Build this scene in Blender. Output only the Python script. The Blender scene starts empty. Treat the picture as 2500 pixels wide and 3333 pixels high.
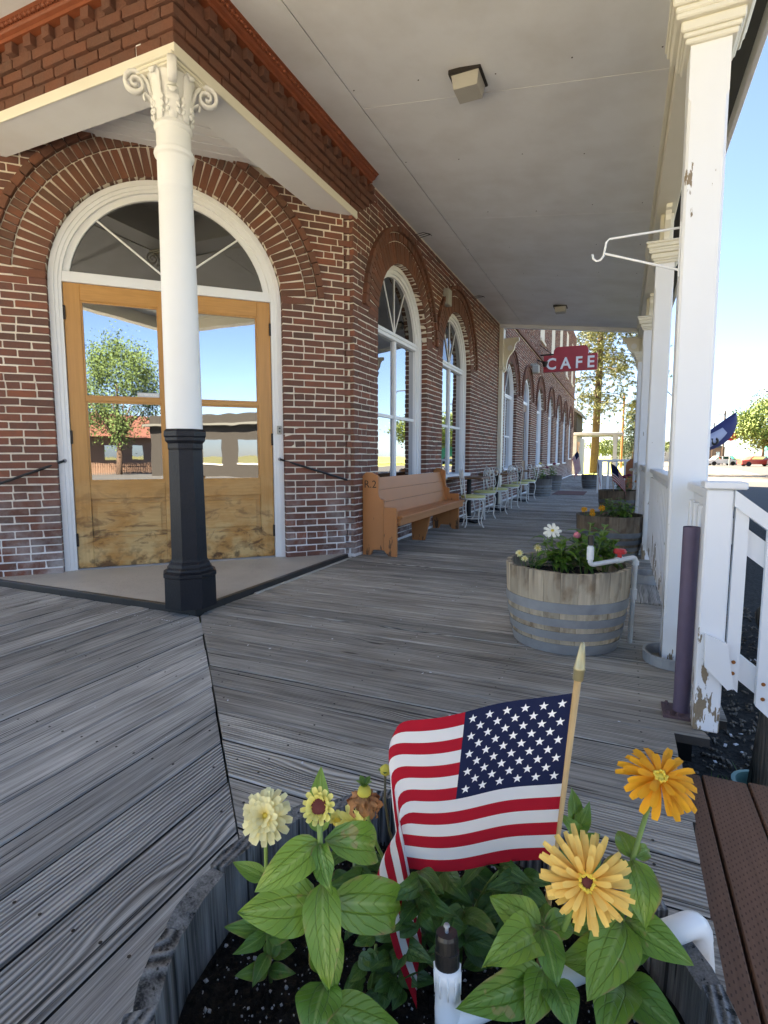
import bpy, math, random
import numpy as np
from mathutils import Vector, Matrix
random.seed(7); RNG = np.random.default_rng(7)
scene = bpy.context.scene
R = math.radians

# ---------------------------------------------------------------- camera
EYE = np.array([0., 0., 1.08]); PITCH = R(5.9); YAW = R(23.6); FPX = 1755.0
FW = np.array([-math.sin(YAW)*math.cos(PITCH), math.cos(YAW)*math.cos(PITCH), -math.sin(PITCH)])
RT = np.array([math.cos(YAW), math.sin(YAW), 0.]); UP = np.cross(RT, FW)
cam = bpy.data.cameras.new('camera'); cam.sensor_fit = 'VERTICAL'; cam.sensor_height = 36
cam.lens = FPX/3333*36; cam.clip_start = 0.02; cam.clip_end = 3000
camo = bpy.data.objects.new('camera', cam); scene.collection.objects.link(camo)
camo.matrix_world = Matrix(((RT[0], UP[0], -FW[0], EYE[0]), (RT[1], UP[1], -FW[1], EYE[1]), (RT[2], UP[2], -FW[2], EYE[2]), (0, 0, 0, 1)))
scene.camera = camo
scene.render.resolution_x = 768; scene.render.resolution_y = 1024

# ---------------------------------------------------------------- sky, sun, exposure
SUN_EL = R(40); SUN_AZ = R(290)      # compass-like angle from +Y towards +X : the sun stands behind the building
world = bpy.data.worlds.new('World'); scene.world = world; world.use_nodes = True
wn = world.node_tree.nodes; wl = world.node_tree.links
bg = wn['Background']; sky = wn.new('ShaderNodeTexSky'); sky.sky_type = 'NISHITA'; sky.sun_disc = False
sky.sun_elevation = SUN_EL; sky.sun_rotation = SUN_AZ; sky.air_density = 0.6; sky.dust_density = 0.6; sky.ozone_density = 3.0
wl.new(sky.outputs[0], bg.inputs[0]); bg.inputs[1].default_value = 0.05
sl = bpy.data.lights.new('sun', 'SUN'); sl.energy = 5.0; sl.angle = R(0.5); sl.color = (1, .9, .74)
so = bpy.data.objects.new('sun', sl); scene.collection.objects.link(so)
sd = Vector((math.sin(SUN_AZ)*math.cos(SUN_EL), math.cos(SUN_AZ)*math.cos(SUN_EL), math.sin(SUN_EL)))
so.rotation_euler = sd.to_track_quat('Z', 'Y').to_euler()
scene.view_settings.view_transform = 'Standard'; scene.view_settings.look = 'None'
scene.view_settings.gamma = 1; scene.view_settings.use_curve_mapping = False
scene.view_settings.exposure = 3.42
scene.view_settings.use_white_balance = True; scene.view_settings.white_balance_temperature = 7300
scene.cycles.max_bounces = 10; scene.cycles.diffuse_bounces = 6

# ---------------------------------------------------------------- helpers: measuring
def ray(x, y): return FW + RT*(x-1250.)/FPX - UP*(y-1666.5)/FPX
def atd(Dx, Dy, depth):            # point at a given depth in front of the lens (used for small plants only)
    return EYE + ray(Dx*1.507, Dy*1.507)*depth
def proj(P):
    d = np.asarray(P)-EYE; z = d @ FW
    return 1250+FPX*(d @ RT)/z, 1666.5-FPX*(d @ UP)/z, z

# ---------------------------------------------------------------- helpers: materials
class NT:
    def __init__(s, name):
        s.m = bpy.data.materials.new(name); s.m.use_nodes = True; s.t = s.m.node_tree; s.t.nodes.clear()
        s.out = s.t.nodes.new('ShaderNodeOutputMaterial')
    def n(s, typ, *ins, **kw):
        nd = s.t.nodes.new('ShaderNode'+typ)
        for k, v in kw.items():
            if hasattr(nd, k) and k not in ('inputs',): setattr(nd, k, v)
        for i, v in enumerate(ins):
            if v is not None: s.set(nd.inputs[i], v)
        return nd
    def set(s, sock, v):
        if isinstance(v, bpy.types.NodeSocket): s.t.links.new(v, sock)
        elif isinstance(v, bpy.types.Node): s.t.links.new(v.outputs[0], sock)
        else:
            if hasattr(sock, 'default_value'):
                try: sock.default_value = v
                except Exception: sock.default_value = tuple(v)+(1,) if len(v) == 3 else v
    def math(s, op, a, b=None, c=None): return s.n('Math', a, b, c, operation=op).outputs[0]
    def mix(s, f, a, b, mode='MIX'):
        nd = s.t.nodes.new('ShaderNodeMix'); nd.data_type = 'RGBA'; nd.blend_type = mode
        s.set(nd.inputs[0], f)
        for i, v in ((6, a), (7, b)):
            if isinstance(v, tuple) and len(v) == 3: v = v+(1,)
            s.set(nd.inputs[i], v)
        return nd.outputs[2]
    def ramp(s, f, stops, interp='LINEAR'):
        nd = s.n('ValToRGB', f); cr = nd.color_ramp; cr.interpolation = interp
        while len(cr.elements) < len(stops): cr.elements.new(0.5)
        for e, (p, c) in zip(cr.elements, stops):
            e.position = p; e.color = (c+(1,)) if len(c) == 3 else c
        return nd.outputs[0]
    def noise(s, vec, scale, detail=4, rough=.55, dist=0.):
        nd = s.n('TexNoise'); s.set(nd.inputs['Vector'], vec); s.set(nd.inputs['Scale'], scale)
        nd.inputs['Detail'].default_value = detail; nd.inputs['Roughness'].default_value = rough; nd.inputs['Distortion'].default_value = dist
        return nd.outputs[0]
    def pos(s): return s.n('NewGeometry').outputs['Position']
    def objrand(s): return s.n('ObjectInfo').outputs['Random']
    def island(s): return s.n('NewGeometry').outputs['Random Per Island']
    def rnd(s): return s.math('FRACT', s.math('ADD', s.objrand(), s.island()))
    def mapv(s, vec, scale=(1, 1, 1), loc=(0, 0, 0)):
        nd = s.n('Mapping'); s.set(nd.inputs['Vector'], vec); nd.inputs['Scale'].default_value = scale; s.set(nd.inputs['Location'], loc)
        return nd.outputs[0]
    def bump(s, h, strength=.5, dist=.01):
        nd = s.n('Bump'); nd.inputs['Strength'].default_value = strength; nd.inputs['Distance'].default_value = dist; s.set(nd.inputs['Height'], h)
        return nd.outputs[0]
    def done(s, color, rough=.6, metal=0., normal=None, spec=.5, sheen=0.):
        p = s.n('BsdfPrincipled'); s.set(p.inputs['Base Color'], color if not (isinstance(color, tuple) and len(color) == 3) else color+(1,))
        s.set(p.inputs['Roughness'], rough); p.inputs['Metallic'].default_value = metal
        p.inputs['Specular IOR Level'].default_value = spec
        if normal is not None: s.set(p.inputs['Normal'], normal)
        s.t.links.new(p.outputs[0], s.out.inputs[0]); s.p = p
        return s.m
MAT = {}
def plain(name, col, rough=.6, metal=0., var=.12, scale=6., bump=.15, bd=.003, spec=.5):
    t = NT(name); p = t.pos(); nz = t.noise(p, scale, 5); f = t.noise(p, scale*11, 3)
    c = t.mix(t.math('MULTIPLY', nz, 1.0), tuple(min(1, v*(1-var)) for v in col), tuple(min(1, v*(1+var)) for v in col))
    MAT[name] = t.done(c, rough, metal, t.bump(f, bump, bd), spec); return MAT[name]

def brickmat(name, cols, dirt=.35, bright=1.):
    t = NT(name); p = t.pos(); r = t.rnd()
    st = [(i/(len(cols)-1), tuple(v*bright for v in c)) for i, c in enumerate(cols)]
    c = t.ramp(r, st)
    n1 = t.noise(p, 9., 5); n2 = t.noise(p, 60., 4, .7)
    c = t.mix(t.math('MULTIPLY', t.ramp(n1, [(.42, (0, 0, 0)), (.72, (1, 1, 1))]), dirt), c, (.075, .052, .046))
    c = t.mix(t.math('MULTIPLY', n2, .35), c, (.32, .16, .10))
    z = t.n('SeparateXYZ', p).outputs[2]
    low = t.math('MULTIPLY', t.ramp(z, [(.02, (1, 1, 1)), (.95, (0, 0, 0))]), t.ramp(t.noise(p, 3.2, 5, .65), [(.46, (0, 0, 0)), (.66, (1, 1, 1))]))
    c = t.mix(t.math('MULTIPLY', low, .75), c, (.48, .44, .42))
    MAT[name] = t.done(c, .85, 0, t.bump(t.math('ADD', n2, t.math('MULTIPLY', t.noise(p, 200., 2), .5)), .55, .004), .3)
brickmat('brick', [(.060, .038, .034), (.145, .057, .043), (.095, .047, .040), (.175, .063, .046), (.075, .043, .038), (.155, .058, .043), (.20, .068, .046), (.115, .050, .041), (.135, .054, .042), (.26, .080, .043)], .5)
brickmat('arch_brick', [(.080, .042, .029), (.14, .055, .035), (.11, .048, .032), (.18, .065, .037), (.13, .053, .034)], .4)
brickmat('cornice_brick', [(.085, .037, .025), (.125, .046, .029), (.10, .041, .028), (.145, .052, .031)], .45)

t = NT('mortar'); p = t.pos(); n1 = t.noise(p, 25., 5, .65); n2 = t.noise(p, 4., 4)
z = t.n('SeparateXYZ', p).outputs[2]
c = t.mix(n2, (.62, .55, .45), (.78, .71, .60)); c = t.mix(t.ramp(z, [(.15, (1, 1, 1)), (.9, (0, 0, 0))]), c, (.82, .80, .78))
c = t.mix(t.math('MULTIPLY', t.ramp(n1, [(.55, (0, 0, 0)), (.7, (1, 1, 1))]), .3), c, (.25, .2, .16))
MAT['mortar'] = t.done(c, .95, 0, t.bump(n1, .8, .006), .2)

def weathered(name, axis, dark=(.10, .088, .072), lite=(.70, .655, .575), gain=1., warm=.3, ridge=1.):
    t = NT(name); p = t.pos(); r = t.objrand(); r2 = t.math('FRACT', t.math('MULTIPLY', r, 7.31)); r3 = t.math('FRACT', t.math('MULTIPLY', r, 23.7))
    off = t.n('CombineXYZ', t.math('MULTIPLY', r, 37.), t.math('MULTIPLY', r, 91.), t.math('MULTIPLY', r, 17.)).outputs[0]
    q = t.n('VectorMath', p, off, operation='ADD').outputs[0]
    def ax(al, ac, az=1.): return (al, ac, az) if axis == 'X' else ((ac, al, az) if axis == 'Y' else (ac, ac, al))
    vor = t.n('TexVoronoi', feature='F1'); t.set(vor.inputs['Vector'], t.mapv(q, ax(1.3, 5.5, 3.))); vor.inputs['Scale'].default_value = 1.; vor.inputs['Randomness'].default_value = 1.
    kd = vor.outputs['Distance']
    knot = t.ramp(kd, [(.035, (1, 1, 1)), (.085, (0, 0, 0))]); flow = t.ramp(kd, [(.0, (1, 1, 1)), (.38, (0, 0, 0))], 'EASE')
    wob = t.noise(t.mapv(q, ax(.9, 3.2, 2.)), 1., 3)
    across = t.n('SeparateXYZ', q).outputs[1 if axis == 'X' else 0]
    ph = t.math('ADD', t.math('MULTIPLY', across, t.math('MULTIPLY_ADD', r3, 320., 330.)), t.math('ADD', t.math('MULTIPLY', flow, 15.), t.math('MULTIPLY', wob, 26.)))
    ring = t.math('MULTIPLY_ADD', t.math('SINE', ph), .5, .5)
    ramt = t.math('MULTIPLY', t.ramp(r2, [(.2, (.12, .12, .12)), (.9, (1, 1, 1))]), ridge)
    fine = t.noise(t.mapv(q, ax(3.5, 330., 80.)), 1., 4, .65)
    mid = t.noise(t.mapv(q, ax(1.6, 75., 25.)), 1., 5, .65, .3)
    patch = t.noise(t.mapv(q, ax(2.2, 9., 5.)), 1., 4, .55)
    big = t.noise(t.mapv(p, (.9, .9, 1.)), 1.1, 5, .6)
    crack = t.ramp(t.noise(t.mapv(q, ax(.8, 95., 30.)), 1., 2, .5, .15), [(.315, (1, 1, 1)), (.345, (0, 0, 0))])
    v = t.math('ADD', t.math('MULTIPLY', fine, .34), t.math('ADD', t.math('MULTIPLY', mid, .42), t.math('MULTIPLY', patch, .24)))
    v = t.math('ADD', v, t.math('MULTIPLY', t.math('SUBTRACT', ring, .5), t.math('MULTIPLY', ramt, .22)))
    c = t.ramp(v, [(.35, dark), (.49, tuple((a+b)/2*.95 for a, b in zip(dark, lite))), (.64, lite)])
    tone = t.math('MULTIPLY_ADD', r, .50*gain, .66*gain)
    c = t.mix(1., c, t.n('CombineColor', tone, tone, tone).outputs[0], 'MULTIPLY')
    c = t.mix(t.math('MULTIPLY', t.ramp(big, [(.42, (0, 0, 0)), (.66, (1, 1, 1))]), warm), c, (.17, .135, .10))
    c = t.mix(t.math('MULTIPLY', crack, .85), c, (.015, .014, .013)); c = t.mix(t.math('MULTIPLY', knot, .8), c, (.05, .038, .03))
    h = t.math('SUBTRACT', t.math('ADD', t.math('MULTIPLY', t.math('MULTIPLY', ring, ramt), 1.1), t.math('ADD', t.math('MULTIPLY', fine, .35), t.math('MULTIPLY', mid, .6))), t.math('MULTIPLY', crack, .9))
    MAT[name] = t.done(c, .78, 0, t.bump(h, .8, .006), .25)
weathered('weathered_x', 'X'); weathered('weathered_y', 'Y', dark=(.095, .090, .082), lite=(.66, .64, .59), warm=.18)
weathered('charred_stave', 'Z', dark=(.035, .034, .033), lite=(.42, .41, .39), gain=.85, warm=.1)
weathered('old_timber', 'Z', dark=(.05, .045, .038), lite=(.26, .22, .17))

def stave(name, base, stain):
    t = NT(name); p = t.n('TexCoord').outputs['Object']; r = t.objrand()
    off = t.n('CombineXYZ', t.math('MULTIPLY', r, 13.), t.math('MULTIPLY', r, 31.), t.math('MULTIPLY', r, 5.)).outputs[0]
    q = t.n('VectorMath', p, off, operation='ADD').outputs[0]
    g = t.noise(t.mapv(q, (60, 60, 3.)), 1., 5, .6); s = t.noise(t.mapv(q, (9, 9, 5.)), 1., 4, .6)
    z = t.n('SeparateXYZ', p).outputs[2]
    c = t.mix(g, tuple(v*.62 for v in base), tuple(min(1, v*1.15) for v in base))
    c = t.mix(t.math('MULTIPLY', t.ramp(s, [(.50, (0, 0, 0)), (.66, (1, 1, 1))]), .7), c, stain)
    top = t.math('MULTIPLY', t.ramp(z, [(.30, (0, 0, 0)), (.47, (1, 1, 1))]), t.ramp(t.noise(t.mapv(q, (30, 30, 2.)), 1., 3), [(.35, (0, 0, 0)), (.65, (1, 1, 1))]))
    c = t.mix(t.math('MULTIPLY', top, .8), c, (.06, .05, .045))
    tone = t.math('MULTIPLY_ADD', r, .35, .78)
    c = t.mix(1., c, t.n('CombineColor', tone, tone, tone).outputs[0], 'MULTIPLY')
    MAT[name] = t.done(c, .8, 0, t.bump(g, .5, .004), .25)
stave('stave_light', (.58, .48, .34), (.20, .115, .05)); stave('stave_dark', (.26, .20, .14), (.10, .06, .035)); stave('stave_grey', (.17, .16, .15), (.08, .06, .05))

def paint(name, col, under=(.30, .23, .15), peel=.0, rough=.45, tint=(.72, .68, .58), grime=.3, lowz=.9):
    t = NT(name); p = t.pos(); n1 = t.noise(p, 2.2, 5); n2 = t.noise(t.mapv(p, (9, 9, 2.2)), 1.6, 6, .65); n3 = t.noise(p, 60., 3)
    c = t.mix(t.math('MULTIPLY', t.ramp(n1, [(.4, (0, 0, 0)), (.75, (1, 1, 1))]), grime), col, tint)
    h = t.math('MULTIPLY', n3, .15)
    if peel > 0:
        z = t.n('SeparateXYZ', p).outputs[2]
        lo = t.ramp(z, [(.0, (1, 1, 1)), (lowz, (0, 0, 0))])
        th = t.math('ADD', n2, t.math('MULTIPLY', lo, .17))
        m = t.ramp(th, [(.70-peel*.1, (0, 0, 0)), (.71-peel*.1, (1, 1, 1))])
        c = t.mix(m, c, t.mix(n3, tuple(v*.6 for v in under), under)); h = t.math('SUBTRACT', h, m)
    MAT[name] = t.done(c, rough, 0, t.bump(h, .35, .004), .4)
paint('white_paint', (.78, .79, .80)); paint('peeling_white', (.80, .81, .82), peel=.10, grime=.2); paint('cream_paint', (.76, .73, .62), tint=(.62, .57, .45))
paint('column_white', (.78, .78, .76), tint=(.70, .68, .62), grime=.3); paint('ceiling_paint', (.77, .78, .79), tint=(.62, .61, .59), grime=.7)
paint('soffit_paint', (.76, .77, .78), tint=(.63, .62, .60), grime=.5)
paint('bench_paint', (.50, .20, .065), under=(.16, .08, .04), rough=.5, tint=(.42, .17, .06), grime=.5, peel=.12, lowz=.3)
plain('black_iron', (.009, .010, .014), .42, .0, .35, 9., .5, .006, .3); plain('black_rail', (.012, .012, .013), .4)
plain('seam_dirt_shade', (.035, .032, .028), .95, 0, .4, 12.); plain('dark_gap', (.012, .011, .010), .9); plain('galvanized', (.33, .34, .345), .5, .35, .25, 14., .2)
plain('dull_hoop', (.17, .18, .19), .6, .2, .35, 14., .25); plain('hinge_dark', (.03, .024, .02), .5, .4)
plain('purple_pipe', (.105, .075, .115), .55, .1, .35, 7., .5); plain('rust_plate', (.10, .062, .07), .7, .1, .4, 20., .6)
plain('pvc', (.80, .81, .80), .32, 0, .03, 6., .05); plain('pvc_red', (.62, .03, .035), .4); plain('black_plastic', (.012, .012, .013), .35)
plain('dowel', (.56, .36, .15), .55, 0, .15, 30., .2); plain('finial_gold', (.38, .34, .20), .35, .35, .06, 10., .05)
plain('stem_green', (.17, .26, .055), .5, 0, .2, 30.); plain('stem_dark', (.10, .09, .04), .6, 0, .3, 30.)
plain('zinnia_core', (.10, .016, .012), .8); plain('floret', (.75, .55, .06), .6); plain('dried_petal', (.42, .19, .07), .8, 0, .4, 40., .5)
plain('terracotta', (.23, .060, .022), .55, 0, .25, 12., .4); plain('frost_glass', (.40, .38, .33), .4); plain('chair_white', (.78, .78, .74), .4)
plain('cushion_yellow', (.62, .60, .24), .5); plain('table_brown', (.17, .085, .04), .45, 0, .3, 9.); plain('sign_red', (.36, .022, .03), .4, 0, .2, 4.)
plain('sign_white', (.8, .8, .8), .5); plain('flag_white', (.78, .77, .76), .85); plain('flag_red', (.46, .016, .03), .85); plain('flag_blue', (.018, .024, .075), .85)
plain('mat_red', (.16, .075, .065), .95); plain('bark', (.10, .062, .042), .95, 0, .45, 5., 1., .05); plain('pole_orange', (.34, .14, .055), .9)
plain('needle', (.15, .155, .045), .8, 0, .35, .8); plain('spruce_needle', (.075, .105, .065), .85, 0, .35, 1.); plain('leaf_tree', (.13, .18, .04), .8, 0, .4, .5)
plain('leaf_deep_tree', (.075, .12, .03), .8, 0, .4, .5); plain('leaf_far', (.12, .16, .05), .8, 0, .4, .6); plain('lawn', (.34, .36, .08), .95, 0, .3, .2); plain('siding_white', (.42, .42, .41), .7); plain('roof_dark', (.10, .10, .09), .8)
plain('teal_paint', (.03, .28, .22), .6); plain('car_red', (.5, .05, .03), .3); plain('car_dark', (.03, .03, .035), .3); plain('car_white', (.7, .7, .7), .3); plain('tyre', (.015, .015, .015), .9)
plain('bounce_concrete', (.50, .48, .44), .9, 0, .2, 1., .3); plain('teal_pot', (.16, .36, .33), .5); plain('barn_wood', (.022, .019, .016), .9); plain('roof_red', (.17, .065, .045), .85); plain('stucco', (.26, .16, .11), .9)
plain('slate_hill', (.16, .19, .20), .95); plain('paper', (.7, .7, .72), .8); plain('rust', (.30, .10, .02), .9); plain('plastic_grey', (.35, .34, .30), .5)
plain('sticker', (.55, .57, .58), .4); plain('ink', (.05, .03, .02), .9); plain('lead_grey', (.32, .32, .33), .6); plain('petal_pink', (.7, .2, .25), .7); plain('navy_cloth', (.035, .045, .16), .8); plain('pale_cloth', (.42, .46, .62), .8)
plain('petal_white', (.8, .78, .66), .6, 0, .05); plain('petal_maroon', (.22, .02, .06), .7); plain('brown_board', (.26, .09, .03), .7)

t = NT('concrete'); p = t.pos(); n1 = t.noise(p, 3., 6, .6); n2 = t.noise(p, 70., 3)
vo = t.n('TexVoronoi', feature='DISTANCE_TO_EDGE'); t.set(vo.inputs['Vector'], t.n('VectorMath', p, t.n('TexNoise', t.mapv(p, (3, 3, 3))).outputs[1], operation='ADD').outputs[0]); vo.inputs['Scale'].default_value = 5.
cr = t.math('MULTIPLY', t.ramp(vo.outputs[0], [(.0, (1, 1, 1)), (.02, (0, 0, 0))]), t.ramp(t.noise(p, 2.5, 2), [(.42, (0, 0, 0)), (.55, (1, 1, 1))]))
c = t.mix(n1, (.38, .355, .31), (.62, .58, .51)); c = t.mix(t.math('MULTIPLY', cr, .7), c, (.05, .045, .04))
MAT['concrete'] = t.done(c, t.math('MULTIPLY_ADD', n1, .3, .38), 0, t.bump(t.math('SUBTRACT', n2, cr), .3, .003), .5)
plain('edge_strip', (.028, .028, .027), .35, 0, .3, 8., .3)

def oak(name, axis):
    t = NT(name); p = t.pos()
    if axis == 'Z': m = (40, 40, 2.)
    else: m = (5, 5, 60.)
    g = t.noise(t.mapv(p, m), 1., 5, .6, .3)
    c = t.mix(g, (.36, .165, .035), (.60, .31, .085))
    z = t.n('SeparateXYZ', p).outputs[2]
    lo = t.ramp(z, [(.25, (1, 1, 1)), (.95, (0, 0, 0))]); lo2 = t.ramp(z, [(.05, (1, 1, 1)), (.30, (0, 0, 0))])
    s = t.noise(t.mapv(p, (3.2, 3.2, 7.)), 1.3, 6, .65, .8)
    bl = t.math('MULTIPLY', t.ramp(t.noise(t.mapv(p, (4, 4, 6)), 1., 4), [(.38, (0, 0, 0)), (.6, (1, 1, 1))]), lo)
    c = t.mix(t.math('MULTIPLY', bl, .9), c, t.mix(g, (.48, .31, .12), (.74, .53, .25)))
    st = t.math('MULTIPLY', t.ramp(s, [(.53, (0, 0, 0)), (.62, (1, 1, 1))]), lo)
    c = t.mix(t.math('MULTIPLY', st, .85), c, (.12, .045, .012)); 
    st2 = t.math('MULTIPLY', t.ramp(t.noise(p, 14., 4), [(.48, (0, 0, 0)), (.62, (1, 1, 1))]), lo2)
    c = t.mix(t.math('MULTIPLY', st2, .8), c, (.05, .025, .01))
    MAT[name] = t.done(c, .38, 0, t.bump(g, .15, .002), .5)
oak('oak_v', 'Z'); oak('oak_h', 'H')

t = NT('brown_tread'); p = t.pos(); s = t.n('SeparateXYZ', p)
g = t.noise(t.mapv(p, (70, 3, 20)), 1., 5, .6)
row = t.math('FLOOR', t.math('MULTIPLY', s.outputs[0], 90.)); ph = t.math('MULTIPLY', t.math('MODULO', row, 2.), .5)
fx = t.math('ABSOLUTE', t.math('SUBTRACT', t.math('FRACT', t.math('MULTIPLY', s.outputs[0], 90.)), .5))
fy = t.math('ABSOLUTE', t.math('SUBTRACT', t.math('FRACT', t.math('ADD', t.math('MULTIPLY', s.outputs[1], 38.), ph)), .5))
dot = t.math('MULTIPLY', t.math('LESS_THAN', fx, .16), t.math('LESS_THAN', fy, .17))
c = t.mix(g, (.15, .075, .042), (.29, .15, .09)); c = t.mix(t.math('MULTIPLY', dot, .55), c, (.03, .015, .01))
MAT['brown_tread'] = t.done(c, .75, 0, t.bump(t.math('SUBTRACT', t.math('MULTIPLY', g, .5), dot), .6, .003), .3)

t = NT('soil'); p = t.pos(); n1 = t.noise(p, 60., 6, .7); n2 = t.noise(p, 200., 3)
c = t.mix(t.ramp(n1, [(.35, (0, 0, 0)), (.7, (1, 1, 1))]), (.008, .007, .006), (.05, .038, .028))
MAT['soil'] = t.done(c, .95, 0, t.bump(t.math('ADD', n1, n2), 1., .02), .2)
t = NT('mulch'); p = t.pos(); n1 = t.noise(p, 35., 6, .7); n2 = t.noise(p, 6., 4)
c = t.mix(t.ramp(n1, [(.4, (0, 0, 0)), (.75, (1, 1, 1))]), (.02, .02, .02), (.10, .095, .085)); c = t.mix(t.math('MULTIPLY', n2, .4), c, (.05, .045, .035))
MAT['mulch'] = t.done(c, .95, 0, t.bump(n1, 1., .03), .2)
t = NT('asphalt'); p = t.pos(); n1 = t.noise(p, .6, 5); n2 = t.noise(p, 40., 3)
c = t.mix(n1, (.05, .05, .052), (.085, .084, .082)); c = t.mix(t.math('MULTIPLY', n2, .4), c, (.11, .11, .105))
MAT['asphalt'] = t.done(c, .85, 0, t.bump(n2, .5, .01), .3)
t = NT('shoulder'); p = t.pos(); n1 = t.noise(p, .4, 5); n2 = t.noise(p, 30., 3)
c = t.mix(n1, (.13, .112, .088), (.22, .19, .145)); c = t.mix(t.math('MULTIPLY', n2, .3), c, (.22, .2, .16))
MAT['shoulder'] = t.done(c, .9, 0, t.bump(n2, .5, .01), .3)
t = NT('earth'); p = t.pos(); n1 = t.noise(p, .15, 5); n2 = t.noise(p, 3., 4)
c = t.mix(n1, (.20, .21, .07), (.32, .28, .12)); c = t.mix(t.math('MULTIPLY', n2, .4), c, (.12, .14, .05))
MAT['earth'] = t.done(c, .95, 0, None, .2)

t = NT('glass'); p = t.pos(); n1 = t.noise(p, 2.1, 2); nrm = t.bump(n1, .03, .02)
fr = t.n('Fresnel', 1.6); 
gl = t.n('BsdfGlossy', (.92, .95, 1., 1), .012); t.set(gl.inputs['Normal'], nrm)
df = t.n('BsdfDiffuse', (.012, .012, .011, 1))
mx = t.n('MixShader', t.math('MINIMUM', t.math('MULTIPLY_ADD', fr, .8, .44), 1.), df, gl)
t.t.links.new(mx.outputs[0], t.out.inputs[0]); MAT['glass'] = t.m
t2 = t.m.copy(); t2.name = 'glass_dark'
for nd in t2.node_tree.nodes:
    if nd.type == 'MATH' and nd.operation == 'MULTIPLY_ADD': nd.inputs[2].default_value = .10
    if nd.type == 'BSDF_DIFFUSE': nd.inputs[0].default_value = (.014, .013, .010, 1)
MAT['glass_dark'] = t2

def leafmat(name, c0, c1, vein, blotch=.0):
    t = NT(name); uv = t.n('TexCoord').outputs['UV']; s = t.n('SeparateXYZ', uv); p = t.pos()
    r = t.objrand()
    v = t.math('ABSOLUTE', t.math('SUBTRACT', s.outputs[1], .5))
    mid = t.ramp(v, [(.012, (1, 1, 1)), (.05, (0, 0, 0))])
    lat = t.math('SINE', t.math('ADD', t.math('MULTIPLY', t.math('SUBTRACT', s.outputs[0], t.math('MULTIPLY', v, .7)), 48.), t.math('MULTIPLY', t.noise(p, 30., 2), 7.)))
    latm = t.ramp(lat, [(.80, (0, 0, 0)), (1., (1, 1, 1))])
    par = t.ramp(t.math('ABSOLUTE', t.math('SUBTRACT', v, .17)), [(.0, (1, 1, 1)), (.022, (0, 0, 0))])
    n1 = t.noise(p, 45., 4); 
    c = t.mix(t.math('FRACT', t.math('ADD', t.math('MULTIPLY', r, .8), t.math('MULTIPLY', n1, .25))), c0, c1)
    c = t.mix(t.math('MULTIPLY', mid, .55), c, vein); c = t.mix(t.math('MULTIPLY', latm, .05), c, vein); c = t.mix(t.math('MULTIPLY', par, .22), c, tuple(x*.4 for x in c0))
    if blotch: 
        m = t.ramp(t.noise(p, 22., 3), [(.655, (0, 0, 0)), (.68, (1, 1, 1))])
        c = t.mix(t.math('MULTIPLY', m, blotch), c, (.42, .30, .12))
        eg = t.math('MULTIPLY', t.ramp(v, [(.40, (0, 0, 0)), (.49, (1, 1, 1))]), t.ramp(t.noise(p, 18., 3), [(.54, (0, 0, 0)), (.60, (1, 1, 1))])); c = t.mix(t.math('MULTIPLY', eg, .8), c, (.30, .19, .08))
        ba = t.math('MULTIPLY', t.ramp(s.outputs[0], [(.02, (1, 1, 1)), (.22, (0, 0, 0))]), t.ramp(v, [(.05, (1, 1, 1)), (.3, (0, 0, 0))])); c = t.mix(t.math('MULTIPLY', ba, .55), c, (.07, .055, .03))
    h = t.math('SUBTRACT', t.math('MULTIPLY', n1, .3), t.math('ADD', t.math('MULTIPLY', latm, .4), t.math('MULTIPLY', par, .5)))
    t.done(c, .36, 0, t.bump(h, .7, .003), .5)
    tr = t.n('BsdfTranslucent', c); mx = t.n('MixShader', .28, t.p, tr); t.t.links.new(mx.outputs[0], t.out.inputs[0])
    MAT[name] = t.m
leafmat('leaf_zinnia', (.075, .19, .018), (.22, .35, .04), (.32, .43, .12), .6)
leafmat('leaf_deep', (.045, .12, .022), (.10, .20, .033), (.18, .30, .07), .25); leafmat('leaf_mid', (.09, .20, .025), (.19, .34, .045), (.30, .42, .10), .3)
def petalmat(name, c0, c1):
    t = NT(name); uv = t.n('TexCoord').outputs['UV']; s = t.n('SeparateXYZ', uv); r = t.objrand()
    c = t.mix(s.outputs[0], c0, c1); st = t.math('SINE', t.math('MULTIPLY', s.outputs[1], 50.))
    tone = t.math('MULTIPLY_ADD', r, .25, .85); c = t.mix(1., c, t.n('CombineColor', tone, tone, tone).outputs[0], 'MULTIPLY')
    t.done(c, .6, 0, t.bump(st, .2, .001), .3)
    tr = t.n('BsdfTranslucent', c); mx = t.n('MixShader', .25, t.p, tr); t.t.links.new(mx.outputs[0], t.out.inputs[0]); MAT[name] = t.m
petalmat('petal_yellow', (.78, .40, .05), (.90, .62, .17)); petalmat('petal_orange', (.80, .30, .012), (.90, .42, .02)); petalmat('petal_cream', (.84, .70, .24), (.88, .81, .45)); petalmat('petal_lemon', (.70, .62, .10), (.82, .76, .25))

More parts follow.
